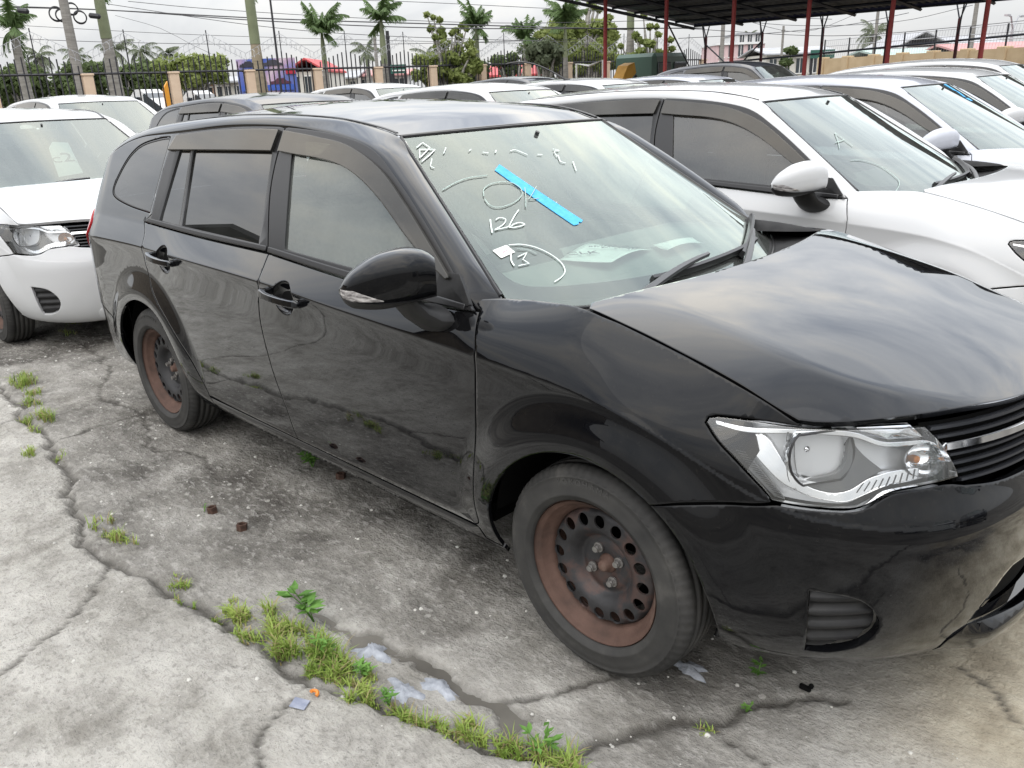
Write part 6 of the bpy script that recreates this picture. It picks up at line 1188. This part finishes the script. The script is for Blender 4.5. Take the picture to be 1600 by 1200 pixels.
# vehicles beyond the fence
def van(u0, u1, depth, vt, m, label, name='parked_van', z=0):
    p0, p1 = spot(u0, depth), spot(u1, depth); d_ = p1-p0; L = d_.length; H = hgt((u0+u1)/2, vt, depth); b_ = MB(); b_.prism([(-L/2, .35), (-L/2, H*.86), (-L/2+.2, H), (L/2-1.1, H), (L/2-.35, H*.62), (L/2, H*.52), (L/2, .35)], 0, 1.7, 1); o = b_.build(name, m); o.location = (p0+p1)/2; o.rotation_euler = (0, 0, math.atan2(d_.y, d_.x)); tag(o, label, 'van', 'vans beyond the fence')
    n = max(2, int(L/1.1))
    for k in range(n): b_ = MB(); x = -L/2+.35+(L-1.6)*(k+.5)/n; b_.box((x, -.01, H*.72), ((L-1.6)/n*.86, .05, H*.26), bev=.01); b_.build('window', MATS['house_pane'], o)
    b_ = MB(); b_.prism([(L/2-1.0, H*.60), (L/2-1.0, H*.9), (L/2-.95, H*.93), (L/2-.38, H*.62)], -.03, 1.73, 1); b_.build('windscreen', MATS['house_pane'], o)
    for x in (-L*.32, L*.32):
        b_ = MB(); t_ = np.linspace(0, 2*math.pi, 17)[:-1]; b_.prism([(x+.33*math.cos(q), .33+.33*math.sin(q)) for q in t_], -.04, .2, 1); b_.build('wheel', RUBBER, o)
    return o
van(203, 272, 27, 139, WHITEW, 'long white van parked beyond the fence, left one'); van(284, 352, 27, 141, WHITEW, 'white van parked beyond the fence, right one'); van(560, 602, 30, 132, mat('van_green', (.10, .16, .12), .4), 'dull green van beyond the fence behind the fence bars')
b_ = MB(); b_.prism([(-.30, 1.0), (-.30, 2.05), (0, 2.3), (.30, 2.05), (.30, 1.0)], -.05, .05, 1); o = b_.build('caution_board', mat('sign_orange', (.75, .33, .03), .5)); o.location = spot(265, 26); o.rotation_euler = (0, 0, ang); o.scale = (.55, 1, .86); tag(o, 'small orange caution board behind the fence by the white van', 'sign')
# digger arm and green truck
YEL = noisy('digger_yellow', [(.3, (.55, .27, .03)), (.7, (.68, .37, .05))], 3, .5); dg_ = MB(); dg_.prism([(-.9, .9), (-.75, 1.25), (.15, 2.25), (.65, 2.35), (.8, 2.0), (.35, 1.75), (.2, 1.2), (.9, .6), (.9, .3), (-.2, .3)], -.25, .25, 1); o = dg_.build('digger', YEL); o.location = spot(970, 25.5); o.rotation_euler = (0, 0, ang); o.scale = (.62, .8, .86); tag(o, 'yellow digger arm showing behind the red canopy post', 'digger')
b_ = MB(); b_.tube([(.1, -.3, 1.1), (.7, -.3, 1.9)], .06, 8); b_.build('ram', IRON, o); b_ = MB(); b_.box((.2, 0, .5), (1.6, .9, .7), bev=.1); b_.build('body', YEL, o)
TRK = mat('truck_green', (.06, .11, .085), .45); b_ = MB(); b_.box((0, 0, 1.6), (1.9, 1.8, 1.5), bev=.12); b_.box((0, 0, .75), (2.0, 1.9, .5), bev=.05); o = b_.build('truck', TRK); o.location = spot(1017, 29); o.rotation_euler = (0, 0, ang); tag(o, 'old green truck cab standing between two red posts', 'truck')
for x in (-.45, .45): b_ = MB(); b_.box((x, -.93, 1.75), (.7, .04, .6), bev=.02); b_.build('window', MATS['house_pane'], o)
b_ = MB(); b_.box((.98, 0, 1.78), (.04, 1.5, .62), bev=.02); b_.build('windscreen', MATS['house_pane'], o)
# goal-like white frame
b_ = MB(); p0, p1 = spot(901, 26), spot(942, 25); z = 2.05; b_.tube([p0, p0+Vector((0, 0, z)), (p0+p1)/2+Vector((0, 0, z-.08)), p1+Vector((0, 0, z+.06)), p1], .035, 6); tag(b_.build('gate_frame', MATS['white_frame'], smooth=True), 'thin white pipe frame left of the first red post', 'gate')
# twin-arm street light at far right
p = spot(1573, 50); z = hgt(1573, 47, 50); b_ = MB(); b_.tube([(0, 0, 0), (0, 0, z)], .09, 8); o = b_.build('street_light', GREYR, smooth=True); o.location = p; tag(o, 'twin arm street light far off at the right edge', 'street light')
for s_ in (-1, 1): b_ = MB(); b_.tube([(0, 0, z), (s_*dirf.x*.6, s_*dirf.y*.6, z+.7), (s_*dirf.x*1.0, s_*dirf.y*1.0, z+.75)], .05, 6); b_.box((s_*dirf.x*1.2, s_*dirf.y*1.2, z+.75), (.5, .2, .1), (0, 0, ang)); b_.build('lamp_arm', GREYR, o)
# warehouse across the yard behind the photographer: shows as the dark roof line mirrored in the side windows
b_ = MB(); b_.prism([(-13, 0), (-13, 3.2), (0, 5.6), (13, 3.2), (13, 0)], 0, 9, 1); o = b_.build('warehouse', noisy('brown_sheet_wall', [(.3, (.16, .13, .10)), (.7, (.26, .22, .17))], 1, .8)); o.location = (-23, -20.5, 0); tag(o, 'low brown shed with dark gable roof mirrored in the black wagon windows', 'building')
b_ = MB(); b_.prism([(-13.8, 3.0), (0, 5.75), (13.8, 3.0), (13.8, 3.2), (0, 5.95), (-13.8, 3.2)], -.3, 9.6, 1); b_.build('roof', mat('dark_roof', (.02, .02, .022), .6), o)
